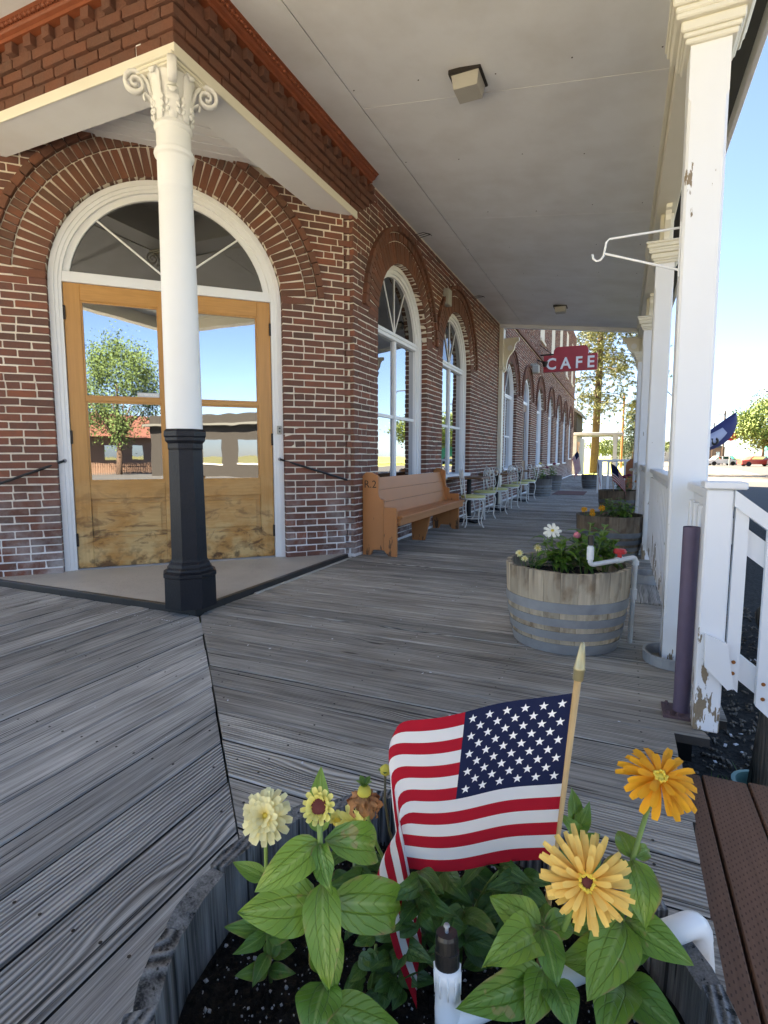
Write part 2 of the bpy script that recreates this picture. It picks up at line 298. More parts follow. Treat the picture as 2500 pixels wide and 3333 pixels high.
t = NT('flag_cloth'); uv = t.n('TexCoord').outputs['UV']; s = t.n('SeparateXYZ', uv); p = t.pos()
stripe = t.math('MODULO', t.math('FLOOR', t.math('MULTIPLY', s.outputs[1], 13.)), 2.)
can = t.math('MULTIPLY', t.math('LESS_THAN', s.outputs[0], .40), t.math('LESS_THAN', s.outputs[1], 7/13))
c = t.mix(stripe, (.43, .012, .028), (.76, .75, .74)); c = t.mix(can, c, (.014, .020, .062))
wv = t.math('MULTIPLY', t.math('SINE', t.math('MULTIPLY', s.outputs[0], 900.)), t.math('SINE', t.math('MULTIPLY', s.outputs[1], 700.)))
t.done(c, .9, 0, t.bump(t.math('ADD', wv, t.noise(p, 90., 3)), .15, .001), .2)
tr = t.n('BsdfTranslucent', c); mx = t.n('MixShader', .25, t.p, tr); t.t.links.new(mx.outputs[0], t.out.inputs[0]); MAT['flag_cloth'] = t.m

# ---------------------------------------------------------------- helpers: meshes and objects
COL = scene.collection
def link(o, parent=None):
    COL.objects.link(o)
    if parent is not None: o.parent = parent
    return o
def tag(o, label=None, cat=None, group=None, kind=None):
    for k, v in (('label', label), ('category', cat), ('group', group), ('kind', kind)):
        if v: o[k] = v
    return o
def thing(name, loc, label, cat, group=None):
    o = bpy.data.objects.new(name, None); o.location = tuple(float(v) for v in loc); o.empty_display_size = .1
    link(o); return tag(o, label, cat, group)
def origin(o):
    v = np.zeros(3)
    while o is not None: v = v+np.array(o.location); o = o.parent
    return v
def rotm(rz=0, ry=0, rx=0): return np.array((Matrix.Rotation(rz, 3, 'Z') @ Matrix.Rotation(ry, 3, 'Y') @ Matrix.Rotation(rx, 3, 'X')))
def nrm(v): v = np.asarray(v, float); return v/np.linalg.norm(v)
class MB:
    def __init__(s): s.v = []; s.f = []; s.uv = None
    def add(s, vs, fs):
        b = len(s.v); s.v += [tuple(map(float, p)) for p in vs]; s.f += [tuple(i+b for i in f) for f in fs]; return s
    def box(s, lo, hi, M=None, O=None, bev=0.):
        lo = np.array(lo, float); hi = np.array(hi, float); c = (lo+hi)/2; h = (hi-lo)/2
        if bev > 0:
            b = min(bev, *(h*.45)); P = []
            for sx in (-1, 1):
                for sy in (-1, 1):
                    for sz in (-1, 1):
                        P += [c+np.array([sx*h[0], sy*(h[1]-b), sz*(h[2]-b)]), c+np.array([sx*(h[0]-b), sy*h[1], sz*(h[2]-b)]), c+np.array([sx*(h[0]-b), sy*(h[1]-b), sz*h[2]])]
            def I(sx, sy, sz, k): return ((sx > 0)*4+(sy > 0)*2+(sz > 0))*3+k
            F = []
            for sx in (-1, 1): F.append([I(sx, -1, -1, 0), I(sx, 1, -1, 0), I(sx, 1, 1, 0), I(sx, -1, 1, 0)][::sx])
            for sy in (-1, 1): F.append([I(-1, sy, -1, 1), I(1, sy, -1, 1), I(1, sy, 1, 1), I(-1, sy, 1, 1)][::-sy])
            for sz in (-1, 1): F.append([I(-1, -1, sz, 2), I(1, -1, sz, 2), I(1, 1, sz, 2), I(-1, 1, sz, 2)][::sz])
            for a in (-1, 1):
                for b2 in (-1, 1):
                    F.append([I(a, b2, -1, 0), I(a, b2, -1, 1), I(a, b2, 1, 1), I(a, b2, 1, 0)])
                    F.append([I(a, -1, b2, 0), I(a, -1, b2, 2), I(a, 1, b2, 2), I(a, 1, b2, 0)])
                    F.append([I(-1, a, b2, 1), I(-1, a, b2, 2), I(1, a, b2, 2), I(1, a, b2, 1)])
                    for d in (-1, 1): F.append([I(a, b2, d, 0), I(a, b2, d, 1), I(a, b2, d, 2)])
        else:
            P = [c+h*np.array(k) for k in ((-1, -1, -1), (1, -1, -1), (1, 1, -1), (-1, 1, -1), (-1, -1, 1), (1, -1, 1), (1, 1, 1), (-1, 1, 1))]
            F = [(0, 3, 2, 1), (4, 5, 6, 7), (0, 1, 5, 4), (1, 2, 6, 5), (2, 3, 7, 6), (3, 0, 4, 7)]
        P = np.array(P)
        if M is not None: P = P @ np.array(M).T
        if O is not None: P = P+np.array(O)
        return s.add(P, F)
    def tube(s, pts, r, n=8, caps=True):
        pts = [np.array(p, float) for p in pts]; rs = r if hasattr(r, '__len__') else [r]*len(pts)
        T = [nrm(pts[min(i+1, len(pts)-1)]-pts[max(i-1, 0)]) for i in range(len(pts))]
        a = np.array([0, 0, 1.]) if abs(T[0][2]) < .9 else np.array([1., 0, 0])
        x = nrm(np.cross(a, T[0])); V = []
        for i, p in enumerate(pts):
            x = nrm(x-T[i]*(x @ T[i])); y = np.cross(T[i], x)
            V += [p+rs[i]*(math.cos(k*2*math.pi/n)*x+math.sin(k*2*math.pi/n)*y) for k in range(n)]
        F = [(i*n+k, i*n+(k+1) % n, (i+1)*n+(k+1) % n, (i+1)*n+k) for i in range(len(pts)-1) for k in range(n)]
        if caps: F += [tuple(range(n))[::-1], tuple((len(pts)-1)*n+k for k in range(n))]
        return s.add(V, F)
    def lathe(s, prof, n=24, O=(0, 0, 0), M=None, cap=True, phase=0., a0=0., a1=2*math.pi):
        full = abs(a1-a0-2*math.pi) < 1e-6; m = n if full else n+1; V = []
        for r, z in prof:
            for k in range(m):
                a = phase+a0+(a1-a0)*k/n; V.append((r*math.cos(a), r*math.sin(a), z))
        F = [(i*m+k, i*m+(k+1) % m, (i+1)*m+(k+1) % m, (i+1)*m+k) for i in range(len(prof)-1) for k in range(n if full else n)]
        if cap and full: F += [tuple(range(m))[::-1], tuple((len(prof)-1)*m+k for k in range(m))]
        V = np.array(V)
        if M is not None: V = V @ np.array(M).T
        return s.add(V+np.array(O), F)
    def prism(s, poly, A, B, Nv, O, d0, d1):       # polygon in plane (A,B) at O, swept along Nv
        A, B, Nv, O = map(lambda v: np.array(v, float), (A, B, Nv, O)); n = len(poly)
        V = [O+A*x+B*y+Nv*d0 for x, y in poly]+[O+A*x+B*y+Nv*d1 for x, y in poly]
        F = [tuple(range(n))[::-1], tuple(range(n, 2*n))]+[(i, (i+1) % n, n+(i+1) % n, n+i) for i in range(n)]
        return s.add(V, F)
    def obj(s, name, mat, parent=None, smooth=False, kind=None, local=False, label=None):
        me = bpy.data.meshes.new(name)
        V = np.array(s.v)
        if parent is not None and not local: V = V-origin(parent)
        me.from_pydata(V.tolist(), [], s.f)
        if s.uv is not None:
            l = me.uv_layers.new(name='UVMap')
            idx = np.zeros(len(me.loops), dtype=np.int32); me.loops.foreach_get('vertex_index', idx)
            l.data.foreach_set('uv', np.array(s.uv, dtype=np.float32)[idx].ravel())
        me.materials.append(MAT[mat]); 
        if smooth: me.polygons.foreach_set('use_smooth', [True]*len(me.polygons))
        me.validate(); me.update()
        o = bpy.data.objects.new(name, me); link(o, parent)
        if kind: o['kind'] = kind
        if label: o['label'] = label
        return o
def smooth_by_angle(o, ang=40):
    me = o.data; me.polygons.foreach_set('use_smooth', [True]*len(me.polygons)); me.set_sharp_from_angle(angle=R(ang)); return o
def copy_tree(o, parent=None, loc=None, rz=None, label=None):
    c = o.copy(); COL.objects.link(c); c.parent = parent
    if loc is not None: c.location = tuple(float(v) for v in loc)
    if rz is not None: c.rotation_euler = (0, 0, rz)
    if label: c['label'] = label
    for ch in list(o.children): copy_tree(ch, c)
    return c
def arc(cx, cz, r, a0, a1, n): return [(cx+r*math.cos(a0+(a1-a0)*i/n), cz+r*math.sin(a0+(a1-a0)*i/n)) for i in range(n+1)]

# ---------------------------------------------------------------- frames of the walls
class Fr:
    def __init__(s, P0, U, N): s.P0 = np.array(P0, float); s.U = nrm(U); s.N = nrm(N); s.Z = np.array([0, 0, 1.])
    def pt(s, u, n, z): return s.P0+s.U*u+s.N*n+s.Z*z
    def M(s): return np.stack([-s.U, s.N, s.Z], 1)       # right-handed
WA = -2.58; WB = 2.73
FA = Fr((WA, 0, 0), (0, 1, 0), (1, 0, 0))
FC = Fr((-3.86, 3.86, 0), (1, 1, 0), (1, -1, 0))
FEA = Fr((WA, WB, 0), (0, 1, 0), (1, 0, 0)); FEB = Fr((WA, WB, 0), (-1, 0, 0), (0, -1, 0))
COURSE = .0672; BH = .0555; JT = .0117
UCOR = 1.755

# brick templates: real size, chamfered, slightly irregular, local x length, y out, z up, front at y=0
def brick_tpl(L, seed):
    rg = np.random.default_rng(seed); m = MB(); m.box((-L/2, -.10, -BH/2), (L/2, 0, BH/2), bev=.0035)
    V = np.array(m.v); V += rg.normal(0, .0017, V.shape); ck = rg.integers(0, 8); V[ck*3:ck*3+3] *= (1-np.array([.03, .0, .08])*rg.random()); V[:, 1] += V[:, 0]*rg.normal(0, .005)+V[:, 2]*rg.normal(0, .012)
    return V, m.f
TPL = [brick_tpl(.203, k) for k in range(8)]; TPLH = [brick_tpl(.097, 50+k) for k in range(6)]
def tpl_mesh(V, F, name, mat):
    me = bpy.data.meshes.new(name); me.from_pydata(V.tolist(), [], F); me.materials.append(MAT[mat]); me.update(); return me
class BrickSet:
    """collects bricks: (center, 3x3 matrix with scale) and builds the largest in view as objects, the rest joined"""
    def __init__(s, name, mat): s.name = name; s.mat = mat; s.items = []
    def add(s, c, M, L, t=None):
        head = L < .14; T = TPLH if head else TPL; k = random.randrange(len(T))
        s.items.append((np.array(c, float), M, L/(.097 if head else .203), head, k, t or 1.))
    def build(s, parent, limit=300, near=True):
        meshes = {}
        def score(it):
            x, y, z = proj(it[0])
            if z < .3 or x < -60 or x > 2560 or y < -60 or y > 3390: return 0
            return 1/z**2*(it[2]*(.097 if it[3] else .203))
        order = sorted(range(len(s.items)), key=lambda i: -score(s.items[i]))
        pick = [i for i in order[:limit] if score(s.items[i]) > 0] if near else []
        org = origin(parent); ps = set(pick)
        for i in pick:
            c, M, sx, head, k, th = s.items[i]
            key = (head, k)
            if key not in meshes: meshes[key] = tpl_mesh(*(TPLH if head else TPL)[k], s.name, s.mat)
            o = bpy.data.objects.new(s.name, meshes[key]); Mm = M @ np.diag([sx, 1, th])
            m4 = Matrix.Identity(4)
            for a in range(3):
                for b in range(3): m4[a][b] = Mm[a][b]
                m4[a][3] = c[a]-org[a]
            link(o, parent); o.matrix_basis = m4
        VV = []; FF = []; b = 0
        for i, it in enumerate(s.items):
            if i in ps: continue
            c, M, sx, head, k, th = it; V, F = (TPLH if head else TPL)[k]
            VV.append((V*np.array([sx, 1, th])) @ M.T+c-org); FF += [tuple(x+b for x in f) for f in F]; b += len(V)
        if VV:
            me = bpy.data.meshes.new(s.name+'work'); me.from_pydata(np.concatenate(VV).tolist(), [], FF); me.materials.append(MAT[s.mat]); me.update()
            o = bpy.data.objects.new(s.name+'work', me); link(o, parent); o['kind'] = 'stuff'
def lay(bs, F, course, z, ivs, z0off=0, header=False, proj_n=0., jit=.0013):
    for a, b in ivs:
        if b-a < .03: continue
        L = .097 if header else .203; u = a
        if course % 2 and not header:
            first = .097
        else: first = L
        while b-u > .025:
            l = min(first if u == a else L*random.uniform(.96, 1.04), b-u)
            if b-(u+l) < .05: l = b-u
            bs.add(F.pt(u+l/2, proj_n+random.gauss(0, jit), z+random.gauss(0, .0012)), F.M() @ rotm(0, random.gauss(0, .006), 0), l)
            u += l+JT
def cut(ivs, lo, hi):
    out = []
    for a, b in ivs:
        if hi <= a or lo >= b: out.append((a, b)); continue
        if lo > a: out.append((a, lo))
        if hi < b: out.append((hi, b))
    return out
def ring(bs, F, uc, zc, r0, r1, a0, a1, proj_n, header=False, step=None):
    L = r1-r0
    if not header:
        st = (BH+.010)/r0 if step is None else step; n = int((a1-a0)/st)
        for i in range(n+1):
            a = a0+(a1-a0)*(i+.5)/(n+1); c, s_ = math.cos(a), math.sin(a); rm = (r0+r1)/2
            X = -F.U*c-np.array([0, 0, s_]); Zd = -F.U*(-s_)*(-1)  # placeholder
            xd = F.U*c+np.array([0, 0, s_]); zd = -F.U*s_+np.array([0, 0, c]); xd = -xd
            M = np.stack([xd, F.N, np.cross(xd, F.N)], 1)
            bs.add(F.pt(uc+rm*c, proj_n+random.gauss(0, .002), zc+rm*s_), M, L, .98*(rm*(a1-a0)/(n+1)-.011)/BH)
    else:                         # bricks laid along the curve
        n = int(r1*(a1-a0)/.115)
        for i in range(n):
            a = a0+(a1-a0)*(i+.5)/n; c, s_ = math.cos(a), math.sin(a); rm = (r0+r1)/2
            td = F.U*(-s_)+np.array([0, 0, c]); xd = td
            M = np.stack([xd, F.N, np.cross(xd, F.N)], 1)
            bs.add(F.pt(uc+rm*c, proj_n+random.gauss(0, .002), zc+rm*s_), M, rm*(a1-a0)/n-.009, (r1-r0-.006)/BH)
def wall_sheet(m, F, u0, u1, z0, z1, ops, n=-.0065, depth=.25):
    """mortar face with arched openings (uc,R,zc,zb) and their reveals"""
    us = {u0, u1}
    for uc, Rr, zc, zb in ops:
        for i in range(33): us.add(uc-Rr*math.cos(math.pi*i/32))
    us = sorted(us)
    for a, b in zip(us[:-1], us[1:]):
        mid = (a+b)/2; op = None
        for o in ops:
            if abs(mid-o[0]) < o[1]: op = o
        if op is None: m.add([F.pt(a, n, z0), F.pt(b, n, z0), F.pt(b, n, z1), F.pt(a, n, z1)], [(0, 1, 2, 3)])
        else:
            uc, Rr, zc, zb = op; h = lambda u: zc+math.sqrt(max(0, Rr*Rr-(u-uc)**2))
            if zb > z0: m.add([F.pt(a, n, z0), F.pt(b, n, z0), F.pt(b, n, zb), F.pt(a, n, zb)], [(0, 1, 2, 3)])
            m.add([F.pt(a, n, h(a)), F.pt(b, n, h(b)), F.pt(b, n, z1), F.pt(a, n, z1)], [(0, 1, 2, 3)])
            m.add([F.pt(a, n, h(a)), F.pt(b, n, h(b)), F.pt(b, -depth, h(b)), F.pt(a, -depth, h(a))], [(0, 1, 2, 3)])
    for uc, Rr, zc, zb in ops:
        for s_ in (-1, 1):
            m.add([F.pt(uc+s_*Rr, n, zb), F.pt(uc+s_*Rr, -depth, zb), F.pt(uc+s_*Rr, -depth, zc), F.pt(uc+s_*Rr, n, zc)], [(0, 1, 2, 3)])
def arch_band(m, F, uc, zc, r0, r1, z0, n0, n1, seg=36):
    pa = [(-1, z0)]; path = [(uc-1, z0)]
    pin = [(uc-r0, z0)]+[(uc-r0*math.cos(math.pi*i/seg), zc+r0*math.sin(math.pi*i/seg)) for i in range(seg+1)]+[(uc+r0, z0)]
    pout = [(uc-r1, z0)]+[(uc-r1*math.cos(math.pi*i/seg), zc+r1*math.sin(math.pi*i/seg)) for i in range(seg+1)]+[(uc+r1, z0)]
    V = []; k = len(pin)
    for n in (n0, n1):
        V += [F.pt(u, n, z) for u, z in pin]+[F.pt(u, n, z) for u, z in pout]
    Fc = []
    for i in range(k-1):
        Fc += [(2*k+i, 2*k+i+1, 3*k+i+1, 3*k+i), (i, i+1, 2*k+i+1, 2*k+i), (k+i, k+i+1, 3*k+i+1, 3*k+i)]
    Fc += [(0, k, 3*k, 2*k), (k-1, 2*k-1, 4*k-1, 3*k-1)]
    m.add(V, Fc)
def fbox(m, F, u0, u1, n0, n1, z0, z1, bev=0.):
    m.box((-u1, n0, z0), (-u0, n1, z1), M=F.M(), O=F.P0, bev=bev)
def disc_pane(F, uc, zc, r, n, z0=None, seg=32):
    m = MB(); V = [F.pt(uc+r*math.cos(math.pi*i/seg), n, zc+r*math.sin(math.pi*i/seg)) for i in range(seg+1)]
    m.add(V, [tuple(range(seg+1))]); return m

# ================================================================ ground, street
def sheet(name, poly, z, mat, kind='structure', label=None, cat=None):
    m = MB(); m.add([(x, y, z) for x, y in poly], [tuple(range(len(poly)))]); o = m.obj(name, mat); tag(o, label, cat, None, kind); return o
sheet('ground', [(-1500, -1500), (1500, -1500), (1500, 1500), (-1500, 1500)], -.372, 'earth')
sheet('planting_bed', [(.0, -4), (3.2, -4), (3.2, 15), (.0, 15)], -.36, 'mulch')
sheet('street_shoulder', [(2.2, -60), (12.2, -60), (12.2, 400), (2.2, 400)], -.364, 'shoulder')
sheet('street', [(11.2, -60), (20., -60), (27, 110), (40, 400), (18, 400), (12.0, 75), (10.1, 48), (9.6, 30)], -.356, 'asphalt')
sheet('parking_asphalt', [(3.2, -30), (9.0, -30), (9.0, 36), (3.2, 36)], -.3515, 'asphalt')
sheet('side_street', [(-60, -16), (80, -16), (80, -7), (-60, -7)], -.3475, 'asphalt')
sheet('corner_bounce_ground', [(-60, -7.1), (11, -7.1), (11, -2.2), (-60, -2.2)], -.343, 'bounce_concrete')  # added pale ground out of view, bounces sunlight up into the porch
# bark chips and sprigs on the bed
m = MB(); 
for i in range(2600):
    x = random.uniform(.3, 2.2); y = random.uniform(1.2, 6.) ; s_ = random.uniform(.006, .022)
    m.box((-s_, -s_*.35, -.003), (s_, s_*.35, .004), M=rotm(random.uniform(0, 6.3), random.uniform(-.5, .5), random.uniform(-.3, .3)), O=(x, y, -.35))
o = m.obj('bark_chips', 'old_timber'); tag(o, 'dark bark chips scattered over the planting bed', 'bark chips', None, 'stuff')
m = MB()
for i in range(260):
    x = random.uniform(.45, 2.0); y = random.uniform(1.8, 4.5); s_ = random.uniform(.004, .012)
    m.box((-s_, -s_*.6, 0), (s_, s_*.6, .004), M=rotm(random.uniform(0, 6.3), random.uniform(-.5, .5), 0), O=(x, y, -.347))
o = m.obj('pale_chips', 'paper'); tag(o, 'pale stone and wood flecks strewn over dark bark bed', 'stone chips', None, 'stuff')
m = MB()
for i in range(900):
    cx, cy = random.choice([(.75, 2.75), (.62, 2.5), (.95, 3.0), (.5, 2.35), (.55, 2.55), (.8, 2.45)]); x = random.gauss(cx, .07); y = random.gauss(cy, .09)
    a = random.uniform(0, 6.3); l = random.uniform(.02, .055); p0 = np.array([x, y, -.355]); d = np.array([math.cos(a)*.6, math.sin(a)*.6, .7])*l; w = np.array([-math.sin(a), math.cos(a), 0])*.0025
    m.add([p0-w, p0+w, p0+d], [(0, 1, 2)])
o = m.obj('grass_sprigs', 'leaf_mid'); tag(o, 'low weedy grass tufts in the bark bed below stair rail', 'grass', None, 'stuff')
m = MB(); rg = np.random.default_rng(3); V = []
for i in range(6):
    for j in range(5): V.append((.74+i*.014+rg.normal(0, .003), 2.77+j*.012+rg.normal(0, .003), -.335+rg.normal(0, .008)))
m.add(V, [(i*5+j, (i+1)*5+j, (i+1)*5+j+1, i*5+j+1) for i in range(5) for j in range(4)])
o = m.obj('paper_scrap', 'paper'); tag(o, 'crumpled pale paper scrap lying on the bark bed', 'litter')

# ================================================================ deck
deck = bpy.data.objects.new('deck', None); link(deck); deck['kind'] = 'structure'
def plank(lo, hi, axis, ends=None, z=0., mat=None, parent=deck, th=.04):
    """a board with eased long edges; ends=(fn lo, fn hi) gives skewed ends by the across coordinate"""
    m = MB(); b = .005; zz = z+random.gauss(0, .0016)
    a0, a1 = (lo[1], hi[1]) if axis == 'X' else (lo[0], hi[0])
    prof = [(a0+.0, zz-th), (a0, zz-b-.001), (a0+b, zz-.0005), ((a0+a1)/2, zz+random.uniform(-.001, .0015)), (a1-b, zz-.0005), (a1, zz-b-.001), (a1, zz-th)]
    V = []
    for e in (0, 1):
        for a, pz in prof:
            l = ends[e](a) if ends else ((lo, hi)[e][0] if axis == 'X' else (lo, hi)[e][1])
            V.append((l, a, pz) if axis == 'X' else (a, l, pz))
    n = len(prof); F = [tuple(range(n)), tuple(range(n, 2*n))[::-1]]+[(i, i+1, n+i+1, n+i) for i in range(n-1)]+[(n-1, 0, n, 2*n-1)]
    m.add(V, F); o = m.obj('plank', mat or ('weathered_x' if axis == 'X' else 'weathered_y'), parent)
    o.data.materials.append(MAT['seam_dirt_shade'])  # plank sides: seam dirt plus the shade of the gap painted in
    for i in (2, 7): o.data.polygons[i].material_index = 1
    return o
MIT = .195
y = -1.26; BW = .1875; nails = MB()
def nail(x, y):
    if proj((x, y, 0))[2] > 7: return
    nails.lathe([(.0045, 0), (.0045, .0012)], 6, O=(x+random.gauss(0, .006), y+random.gauss(0, .006), .0008))
while y < 34.2:
    w = BW*random.uniform(.985, 1.015); g = random.uniform(.005, .0105); a0, a1 = y+g/2, y+w-g/2
    if a1 > WB+.05: xl = WA-.02 if y > 5.05 else -2.615
    else: xl = None
    j = random.gauss(0, .006); je = random.gauss(0, .004)
    xr = (.445 if y > 2.15 else .24)
    if 2.15 < y < 2.34: f1 = lambda a: .40+(a-2.2)*-.35
    else: f1 = lambda a, xr=xr, je=je: xr+je
    f0 = (lambda a, xl=xl, j=j, y=y: max(xl, MIT-a+.006) if y < 2.85 else xl+abs(j)*.5) if xl is not None else (lambda a, j=j: MIT-a+.006+j*.6)
    if f0(a0) < f1(a0): plank((0, a0), (0, a1), 'X', (f0, f1))
    for xn in (-2.3, -1.7, -1.1, -.5, .12):
        if xn > f0(a0)+.03: nail(xn, a0+.045); nail(xn, a1-.045)
    if xl is None: nail(f0((a0+a1)/2)+.05, (a0+a1)/2)
    y += w
x = MIT+1.26
while x > -8.5:
    w = BW*random.uniform(.985, 1.015); g = random.uniform(.005, .0105); a1, a0 = x-g/2, x-w+g/2; j = random.gauss(0, .006)
    top = 2.765
    f1 = lambda a, j=j: min(MIT-a-.006+j*.6, top)
    if f1(a0) > -1.26: plank((a0, -1.26), (a1, 0), 'Y', ((lambda a: -1.26), f1))
    for yn in (2.55, 1.95, 1.35, .75, .15):
        if yn < f1(a1)-.04: nail(a0+.045, yn); nail(a1-.045, yn)
    nail((a0+a1)/2, f1((a0+a1)/2)-.05)
    x -= w
deb = MB()
for i in range(110):
    x_, y_ = random.uniform(-3.2, .1), random.uniform(1.0, 6.); q_ = random.uniform(.002, .006)
    if x_+y_ > -.6: deb.box((-q_, -q_*.5, 0), (q_, q_*.5, .002), M=rotm(random.uniform(0, 6), 0, random.gauss(0, .3)), O=(x_, y_ if x_ > -2.5 else min(y_, 2.6), .003))
o = deb.obj('petal_litter', 'paper'); tag(o, 'tiny pale petals and grit scattered on the grey deck boards', 'litter', None, 'stuff')
nails.obj('nail_heads', 'hinge_dark', deck, kind='stuff')
# solid fill under the deck, shade painted in as near-black so the gaps read black
m = MB(); m.box((-9, -1.2, -.34), (.2, 2.76, -.06)); m.box((-2.6, 2.76, -.34), (.36, 34, -.06)); m.obj('deck_shade_fill', 'dark_gap', deck)
# brown step boards beside the deck
stp = thing('wooden_step', (.4, 1.2, -.36), 'low step of two new brown incised boards beside the deck edge', 'step')
for k, (a, b) in enumerate(((.19, .332), (.340, .486), (.494, .64))):
    m = MB(); m.box((a, -1.0, -.188), (b, 2.30+k*.012, -.15), bev=.004); m.obj('tread', 'brown_tread', stp)
m = MB(); m.box((.26, -1, -.36), (.60, 2.22, -.189)); m.obj('riser', 'dark_gap', stp)

# ================================================================ doorstep slab
sl0 = bpy.data.objects.new('doorstep_slab', None); link(sl0); sl0['kind'] = 'structure'
SZ = .045
def slabpoly(off): return [(-2.615+off, 2.765-off), (-2.615+off, 5.12), (-3.0, 5.2), (-5.2, 3.0), (-8.4, 2.75), (-8.4, 2.765-off)]
m = MB(); m.prism([(-2.66, 2.81), (-2.66, 5.07), (-2.75, 5.12), (-3.2, 5.0), (-5.1, 3.1), (-5.05, 2.81)], (1, 0, 0), (0, 1, 0), (0, 0, 1), (0, 0, 0), -.02, SZ); m.obj('slab', 'concrete', sl0)
m = MB(); m.box((-2.659, 2.765, -.02), (-2.612, 5.03, SZ+.003), bev=.004); m.obj('edge_strip', 'edge_strip', sl0)
m = MB(); m.box((-8.4, 2.769, -.02), (-2.6125, 2.809, SZ+.002), bev=.004); m.obj('edge_strip', 'edge_strip', sl0)
m = MB(); m.box((-2.60, 3.4, -.02), (-2.585, 5.06, .012)); m.obj('mortar_seam', 'concrete', sl0)

# ================================================================ corner brick building
bld = thing('brick_building', (WA, WB, 0), 'red brick corner building with arched windows and chamfered double door entrance', 'building')
BR = BrickSet('brick', 'brick'); AB = BrickSet('arch_brick', 'arch_brick'); CB = BrickSet('cornice_brick', 'cornice_brick')
DUC, DR, DZC = .065, 1.0, 2.55
WINS = [(6.585, .845, 2.60, .72), (9.02, .845, 2.60, .72)]
RH = 1.255; DRH = 1.425
ULEFT = -1.60
FBW = Fr((0, WB, 0), (-1, 0, 0), (0, -1, 0))
nC = 60
for k in range(nC):
    z = .035+k*COURSE+BH/2
    if z > 3.98: break
    hd = (k % 7 == 3)
    # chamfered wall, toothed corner on the right
    if z < 3.75:
        right = UCOR+.012 if k % 2 else UCOR-.068
        iv = [(ULEFT, right)]
        dz = z-DZC
        if z < DZC+.09: iv = cut(iv, DUC-DR, DUC+DR)
        elif abs(dz) < DRH: w = math.sqrt(DRH**2-dz*dz); iv = cut(iv, DUC-w-.004, DUC+w+.004)
        lay(BR, FC, k, z, iv, header=hd)
        if k % 2 == 0: BR.add(FC.pt(UCOR-.022, -.03, z), FC.M(), .058)
    if z < 3.5: lay(BR, FBW, k, z, [(4.98, 10.)], header=(k % 7 == 5))
    # facade along the boardwalk
    y0 = 5.105 if k % 2 else 5.132
    iv = [(y0, 12.30)]
    for uc, Rr, zc, zb in WINS:
        dz = z-zc
        if z < zb: continue
        if z < zc+.09: iv = cut(iv, uc-Rr, uc+Rr)
        elif abs(dz) < RH: w = math.sqrt(RH**2-dz*dz); iv = cut(iv, uc-w-.004, uc+w+.004)
    if z < 3.98: lay(BR, FA, k+1, z+(.0 if z < 3.9 else 0), iv, header=(k % 7 == 5))
# arches
a_f = math.asin(.09/1.12)
ring(AB, FC, DUC, DZC, DR+.004, 1.238, .02, math.pi-.02, .004)
ring(AB, FC, DUC, DZC, 1.248, 1.352, a_f, math.pi-a_f, .016)
ring(AB, FC, DUC, DZC, 1.360, DRH, a_f*.9, math.pi-a_f*.9, .045, header=True)
for uc, Rr, zc, zb in WINS:
    ring(AB, FA, uc, zc, Rr+.004, 1.09, .02, math.pi-.02, .004)
    ring(AB, FA, uc, zc, 1.10, 1.186, a_f, math.pi-a_f, .016)
    ring(AB, FA, uc, zc, 1.194, RH, a_f*.9, math.pi-a_f*.9, .045, header=True)
# cornice band above the column: four corbelled courses, dentils
for F, ue in ((FEA, 2.50), (FEB, 5.2)):
    for k in range(4):
        pj = .004+.013*k; z = 3.565+.0705*k+.033
        u = -pj if (k % 2 == (0 if F is FEA else 1)) else -pj+.103
        end = ue+.05*k+(random.random()*.05)
        while u < end:
            l = .203*random.uniform(.97, 1.03); CB.add(F.pt(u+l/2, pj+random.gauss(0, .0015), z), F.M(), l, 1.09); u += l+.010
    u = -.05; i = 0
    while u < ue+.25:
        pj = .075 if i % 2 else .035; hgt = 1.25
        CB.add(F.pt(u+.0485, pj, 3.883), F.M(), .075 if i % 2 else .085, hgt); u += .094; i += 1
BR.build(bld); AB.build(bld); CB.build(bld)
# mortar sheets
m = MB(); wall_sheet(m, FC, ULEFT, UCOR-.055, .0, 3.8, [(DUC, DR+.006, DZC, .0)], depth=.2)
wall_sheet(m, FA, 5.14, 12.45, .0, 4.05, [(a, b+.006, c, d) for a, b, c, d in WINS], depth=.3)
wall_sheet(m, FBW, 4.99, 10., .0, 3.6, [])
cpts = [FC.pt(UCOR-.055, -.004, 0), FC.pt(UCOR-.055, -.06, 0), (WA-.05, 5.12, 0), (WA-.05, 5.14, 0), (WA-.004, 5.14, 0)]
for a, b in zip(cpts[:-1], cpts[1:]):
    a = np.array(a); b = np.array(b); zz = np.array([0, 0, 4.]); m.add([a, b, b+zz, a+zz], [(0, 1, 2, 3)])
m.obj('mortar_face', 'mortar', bld)
m = MB()                                   # backing of the cornice
for F, ue in ((FEA, 2.52), (FEB, 5.4)):
    fbox(m, F, .0, ue, -.12, -.004, 3.55, 4.02); fbox(m, F, -.03, ue+.02, -.01, .03, 3.84, 3.95)
m.obj('cornice_backing', 'cornice_brick', bld)
prof = [(.03, 3.918), (.085, 3.918), (.088, 3.938), (.112, 3.945), (.12, 3.952), (.128, 3.975), (.16, 3.988), (.175, 3.998), (.175, 4.012), (.03, 4.012)]
m = MB(); eggs = MB()
